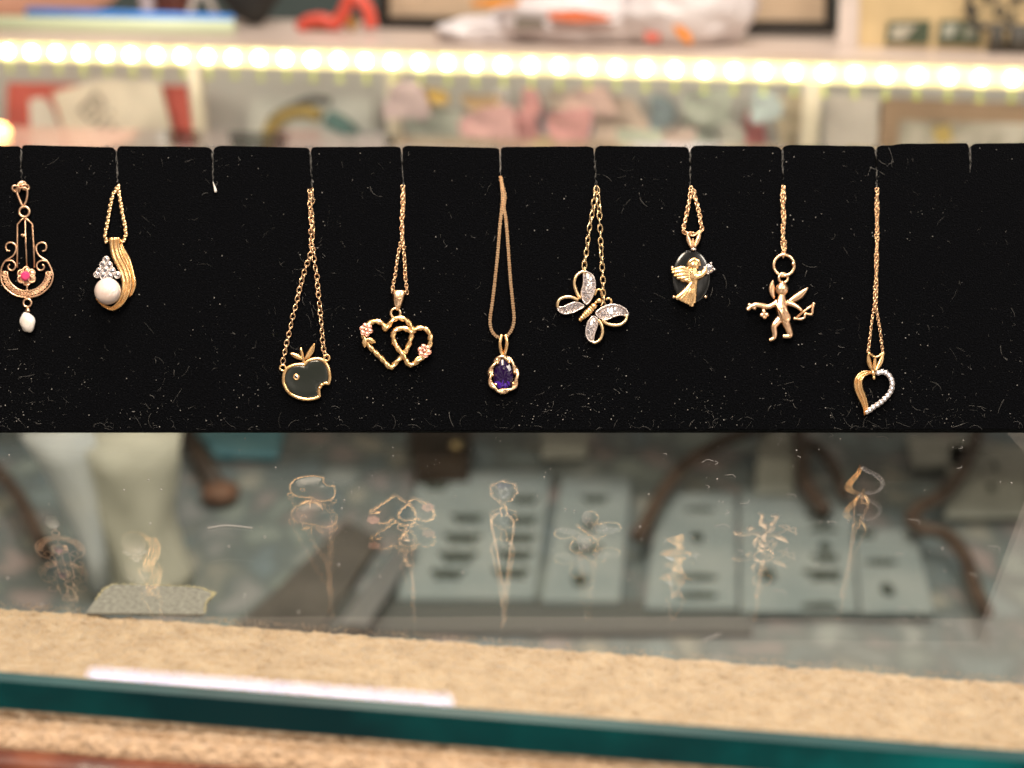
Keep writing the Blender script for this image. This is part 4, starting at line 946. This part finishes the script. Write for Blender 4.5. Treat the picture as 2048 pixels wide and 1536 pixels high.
for i, (x, y) in enumerate(((180, 985), (185, 1015), (205, 1050), (240, 1078), (285, 1102), (335, 1112))):
    tube(bm, cr([k(425 - i * 6, 1010 + i * 16, 10), k((x + 420) / 2, y - 18 + i * 3, 11.5), k(x, y, 9)], 5), [5.5, 5.5, 5.2, 5, 5, 4.8, 4.5, 4, 3.6, 3, 2.4])
for i, (x, y) in enumerate(((235, 1300), (275, 1320), (318, 1342), (358, 1360), (398, 1385), (420, 1350))):
    tube(bm, cr([k(415 + i * 5, 1110, 10), k((x + 425) / 2 + (8 if i < 3 else 4), 1215 + i * 6, 11), k(x, y, 9)], 5), [5.5, 5.5, 5.5, 5.6, 5.8, 6, 6, 6, 6, 6, 5.6])
tube(bm, cr([k(400, 1010, 12), k(450, 1060, 14), k(505, 1050, 14), k(540, 1015, 13), k(560, 985, 12)], 5), [6] * 8 + [5.5] * 7 + [4.5] * 6)
tube(bm, cr([k(450, 1010, 11), k(500, 1020, 12), k(545, 985, 12), k(560, 960, 11)], 5), 4)
bm = remesh(bm, .75, 1); J.part('angel', bm, GOLD)
bm = N(); ring(bm, k(595, 972, 11), 8, 1.4, 14, 6)
for x, y in ((614, 915), (652, 980), (582, 1026), (542, 962)): ell(bm, k(x, y, 12), 2.6)
s_ = J.part('star_setting', bm, WHITE); bm = N(); gem(bm, k(596, 970, 12), 8.2, 8, .3); J.part('diamond', bm, DIA, s_, False)
bm = N()
for x, y in ((190, 962), (206, 1284), (557, 1282)): ell(bm, k(x, y, 7), 3.3)
J.part('prongs', bm, ROSE)
# ---- 8 cupid
k = crop(1470, 360, 4.517)
CUP = varied('warm_gold', [(.88, .54, .31), (1.0, .68, .44)], 900, .28, .3, 1600, metal=1, dist=.0001)
J = Jewel('cupid_pendant', 1566, 370, 'small gold winged cupid charm with a bow hanging from a large ring', 'pendant', 'pendants on the black panel')
bm = N(); chain(bm, [(1566, 374), (1569, 395), (1565, 420), (1568, 450), (1565, 480), (1567, 512)], 5.2, 9.5, 6.4, 1.05, jit=.8); J.part('chain', bm, ROSE)
bm = N(); chain(bm, [(1567, 376), (1564, 400), (1569, 430), (1565, 460), (1570, 488), (1567, 510)], 5.2, 9.5, 6.4, 1.05, jit=.8, ph=1, n=6); J.part('chain', bm, ROSE)
bm = N(); ring(bm, k(443, 770, 6), 20.5, 3.3, 40, 10, ry=21); tube(bm, [k(520, 745, 6), k(536, 770, 6)], 4.3); J.part('large_ring', bm, ROSE)
bm = N(); ring(bm, k(436, 885, 6), 9.2, 2.9, 24, 8, tilt=.25); J.part('small_ring', bm, ROSE)
bm = N(); T_ = lambda pts, r: tube(bm, cr([k(*p) for p in pts], 5), r)
def taper(a, b, n_): return [a + (b - a) * i / (n_ - 1) for i in range(n_)]
ell(bm, k(425, 985, 10), 13, 13.5, 10); tube(bm, [k(432, 920, 8), k(430, 950, 9)], 4.5)
T_([(425, 1030, 8), (420, 1080, 10), (418, 1140, 10), (432, 1205, 10), (440, 1262, 9)], taper(7, 12, 11) + taper(12.5, 11, 10))
T_([(385, 1100, 9), (320, 1140, 10), (270, 1145, 10), (215, 1140, 10)], taper(6.5, 4, 16))
T_([(465, 1105, 9), (525, 1125, 9), (570, 1150, 9), (605, 1182, 9)], taper(6.5, 3.4, 16))
T_([(405, 1255, 9), (365, 1300, 10), (352, 1330, 10), (358, 1385, 9), (352, 1425, 9), (312, 1448, 9)], taper(9, 4, 26))
T_([(440, 1250, 9), (468, 1310, 10), (488, 1360, 9), (498, 1402, 9), (470, 1412, 9), (432, 1412, 9)], taper(9.5, 4, 26))
T_([(375, 1120, 16), (415, 1190, 20), (440, 1250, 19), (470, 1275, 16)], 3.2); T_([(450, 1150, 16), (470, 1200, 16), (488, 1245, 14), (470, 1280, 15), (430, 1275, 16)], 3.6); T_([(395, 1115, 17), (430, 1180, 20), (462, 1240, 17)], 2.6)
bm = remesh(bm, .9, 2); J.part('body', bm, CUP)
bm = N(); leaf(bm, k(352, 1075), k(343, 902), 7, 7, 4, -3); J.part('wing', bm, CUP)
bm = N(); leaf(bm, k(470, 1105), k(660, 972), 8, 7, 4, 3); J.part('wing', bm, CUP)
bm = N(); tube(bm, [k(540, 1252, 9), k(712, 1118, 9)], 2.3); tube(bm, cr([k(545, 1250, 9), k(592, 1258, 9), k(628, 1240, 10), k(636, 1208, 10), k(690, 1215, 9), k(700, 1170, 9), k(710, 1125, 9)], 5), 2.6)
for x, y in ((540, 1252), (712, 1118)): ell(bm, k(x, y, 9), 3.3)
J.part('bow', bm, CUP)
bm = N(); T_([(280, 1142, 11), (200, 1128, 12), (150, 1140, 11), (108, 1172, 10)], taper(6, 4.6, 16))
for x, y in ((130, 1128), (165, 1128), (198, 1120), (175, 1158), (225, 1135), (120, 1168), (255, 1135)): ell(bm, k(x, y, 12), 4.2, 3.6, 3.5)
T_([(255, 1160, 10), (262, 1200, 11), (265, 1232, 10)], taper(3.6, 5, 11))
for x, y in ((240, 1220), (290, 1218), (266, 1240), (262, 1190)): ell(bm, k(x, y, 11), 4.2)
bm = remesh(bm, .9, 1); J.part('torch', bm, CUP)
# ---- 9 open heart
k = crop(1680, 360, 3.133)
J = Jewel('open_heart_pendant', 1754, 376, 'open heart pendant, one side ribbed gold and the other a row of diamonds', 'pendant', 'pendants on the black panel')
bm = N(); chain(bm, [(1753, 380), (1756, 420), (1752, 470), (1755, 520), (1750, 570), (1749, 608), (1744, 640), (1740, 675), (1736, 708)], 5.8, 9.6, 5.4, .85, jit=.5); J.part('chain', bm, ROSE)
bm = N(); chain(bm, [(1756, 380), (1752, 420), (1756, 470), (1751, 520), (1754, 570), (1752, 608), (1757, 640), (1762, 675), (1766, 706)], 5.8, 9.6, 5.4, .85, jit=.5, ph=1, n=6); J.part('chain', bm, ROSE)
bm = N(); leaf(bm, k(205, 1200), k(178, 1078), 5.5, 8, 4.5, -3); leaf(bm, k(218, 1200), k(272, 1078), 5.5, 8, 4.5, 3); leaf(bm, k(212, 1200), k(222, 1100), 4, 8, 4); tube(bm, cr([k(178, 1082, 8), k(226, 1110, 6), k(272, 1082, 8)], 5), 2.4); J.part('bail', bm, GOLD)
bm = N(); ribbon(bm, [(1680 + x / 3.133, 360 + y / 3.133) for x, y in ((216, 1212), (182, 1206), (140, 1220), (114, 1258), (118, 1310), (140, 1365), (158, 1420), (154, 1474))], [2.5, 4.5, 8, 10, 10, 9.5, 7, 1.5], 3, 4, 3.0, 3.4); J.part('ribbed_side', bm, GOLD)
bm = N(); ell(bm, k(213, 1238, 8), 3, 5, 3); tube(bm, [k(205, 1195, 7), k(214, 1228, 8)], 3.6); J.part('centre_point', bm, GOLD)
dp = [(240, 1208), (264, 1202), (288, 1208), (309, 1226), (322, 1250), (328, 1276), (325, 1303), (315, 1328), (299, 1351), (279, 1372), (257, 1391), (233, 1408), (209, 1424), (187, 1440)]
bm = N(); tube(bm, cr([k(x, y, 4) for x, y in dp] + [k(160, 1462, 4)], 4), 5.2, 10)
for i, (x, y) in enumerate(dp): ring(bm, k(x, y, 8), 4.7, .9, 12, 5)
rw = J.part('diamond_row', bm, WHITE)
for x, y in dp:
    bm = N(); gem(bm, k(x, y, 8.8), 4.3, 8, random.random()); J.part('diamond', bm, DIA, rw, False)

# ================================================================== lint and dust
random.seed(11)
HAIR = mat('grey_lint', (.20, .195, .19), .9); SPECK = mat('pale_dust', (.34, .33, .32), .9)
bm = N()
for i in range(1500):
    x = random.uniform(-20, 2080); y = random.uniform(300, 856) if random.random() < .62 else 856 - abs(random.gauss(0, 100))
    if y < 300 or noise.noise((x * .0075, y * .0075, 2.2)) + random.uniform(-.35, .35) < .12: continue
    L = random.choice((4, 5, 6, 8, 10, 14, 20, 34)); a = random.uniform(0, 2 * PI); c_ = random.uniform(-1.8, 1.8); pts = []
    for q in range(6):
        pts.append((x, y, 1.2 + 1.6 * math.sin(q + i))); a += c_ / 5; x += L / 5 * math.cos(a); y += L / 5 * math.sin(a)
    if max(p[1] for p in pts) > 857: continue
    tube(bm, pts, random.choice((.06, .08, .11, .14, .2, .3)), 3)
for i in range(70):                                   # short fibres along the bottom edge
    x = random.uniform(0, 2070); y = 856 + random.uniform(-3, 2); a = random.uniform(-PI, 0); L = random.uniform(8, 34); c_ = random.uniform(-3, 3); pts = []
    for q in range(7):
        pts.append((x, min(y, 859), 1.2 + q * .5)); a += c_ / 6; x += L / 6 * math.cos(a); y += L / 6 * math.sin(a)
    tube(bm, pts, random.choice((.06, .10, .15)), 3)
for i in range(420):                                   # fuzz along the slit top edge
    x = random.uniform(0, 2070); 
    if random.random() < .6: x = random.choice(slits) + random.gauss(0, 12)
    y = topy(x) + random.uniform(0, 6); a = random.uniform(-PI, 0); L = random.uniform(3, 9)
    tube(bm, [(x, y, -3), (x + L * .5 * math.cos(a), y + L * .5 * math.sin(a), -2), (x + L * math.cos(a + .5), y + L * math.sin(a + .5), -2)], .3, 3)
for sx in slits[1:]:                                   # pale fibres caught in the slits
    for i in range(26):
        t = random.random() ** 1.3; y = topy(sx) + 6 + (slit_d[sx] - topy(sx) - 6) * t; x = sx + LEAN.get(sx, 1) * t + random.uniform(-1.6, 1.6)
        tube(bm, [(x, y, -1), (x + random.uniform(-1.2, 1.2), y + 4, .6), (x + random.uniform(-1, 1), y + random.uniform(6, 13), -.5)], random.uniform(.2, .4), 3)
for v in bm.verts: v.co = PM @ loc(v.co)
lint = mesh_obj('lint', bm, HAIR); tag(lint, 'fine pale lint hairs clinging to the black velvet panel', 'lint', kind='stuff')
bm = N()
for i in range(2600):
    x = random.uniform(-20, 2080); y = random.uniform(296, 856) if random.random() < .6 else 856 - abs(random.gauss(0, 70))
    if y < 296 or noise.noise((x * .008, y * .008, 7)) + random.uniform(-.4, .4) < 0: continue
    r_ = random.choice((.22, .28, .34, .42, .5, .6, .8, 1.2)); ell(bm, (x, y, 1.0), r_, r_ * random.uniform(.5, 1.2), r_, 5, 3, rot=random.uniform(0, 3))
for v in bm.verts: v.co = PM @ loc(v.co)
dust = mesh_obj('dust_specks', bm, SPECK); tag(dust, 'tiny pale dust specks scattered over the black velvet', 'dust', kind='stuff')
bm = N()
for i in range(150):
    p = onz(random.uniform(0, 2048), random.triangular(866, 1300, 880), .00025); r_ = random.choice((.0001, .00012, .00018, .00028)); ell(bm, p, r_, r_, r_ * .8, 5, 3)
for i in range(34):
    x, y = random.uniform(1300, 2040), random.triangular(868, 1290, 880); p = onz(x, y, .0003); a = random.uniform(0, 3); L = random.uniform(.001, .004)
    tube(bm, cr([p, p + Vector((math.cos(a), math.sin(a), .1)) * L * .5, p + Vector((math.cos(a + .7), math.sin(a + .7), 0)) * L], 3), .00006, 3)
for pts in ([(415, 1056), (455, 1051), (505, 1056)], [(1404, 1284), (1430, 1272), (1440, 1270)]): tube(bm, cr([onz(x, y, .0004) for x, y in pts], 4), .00016, 4)
gd_ = mesh_obj('glass_lint', bm, SPECK); tag(gd_, 'small lint and dust lying on the clear glass', 'lint', kind='stuff')
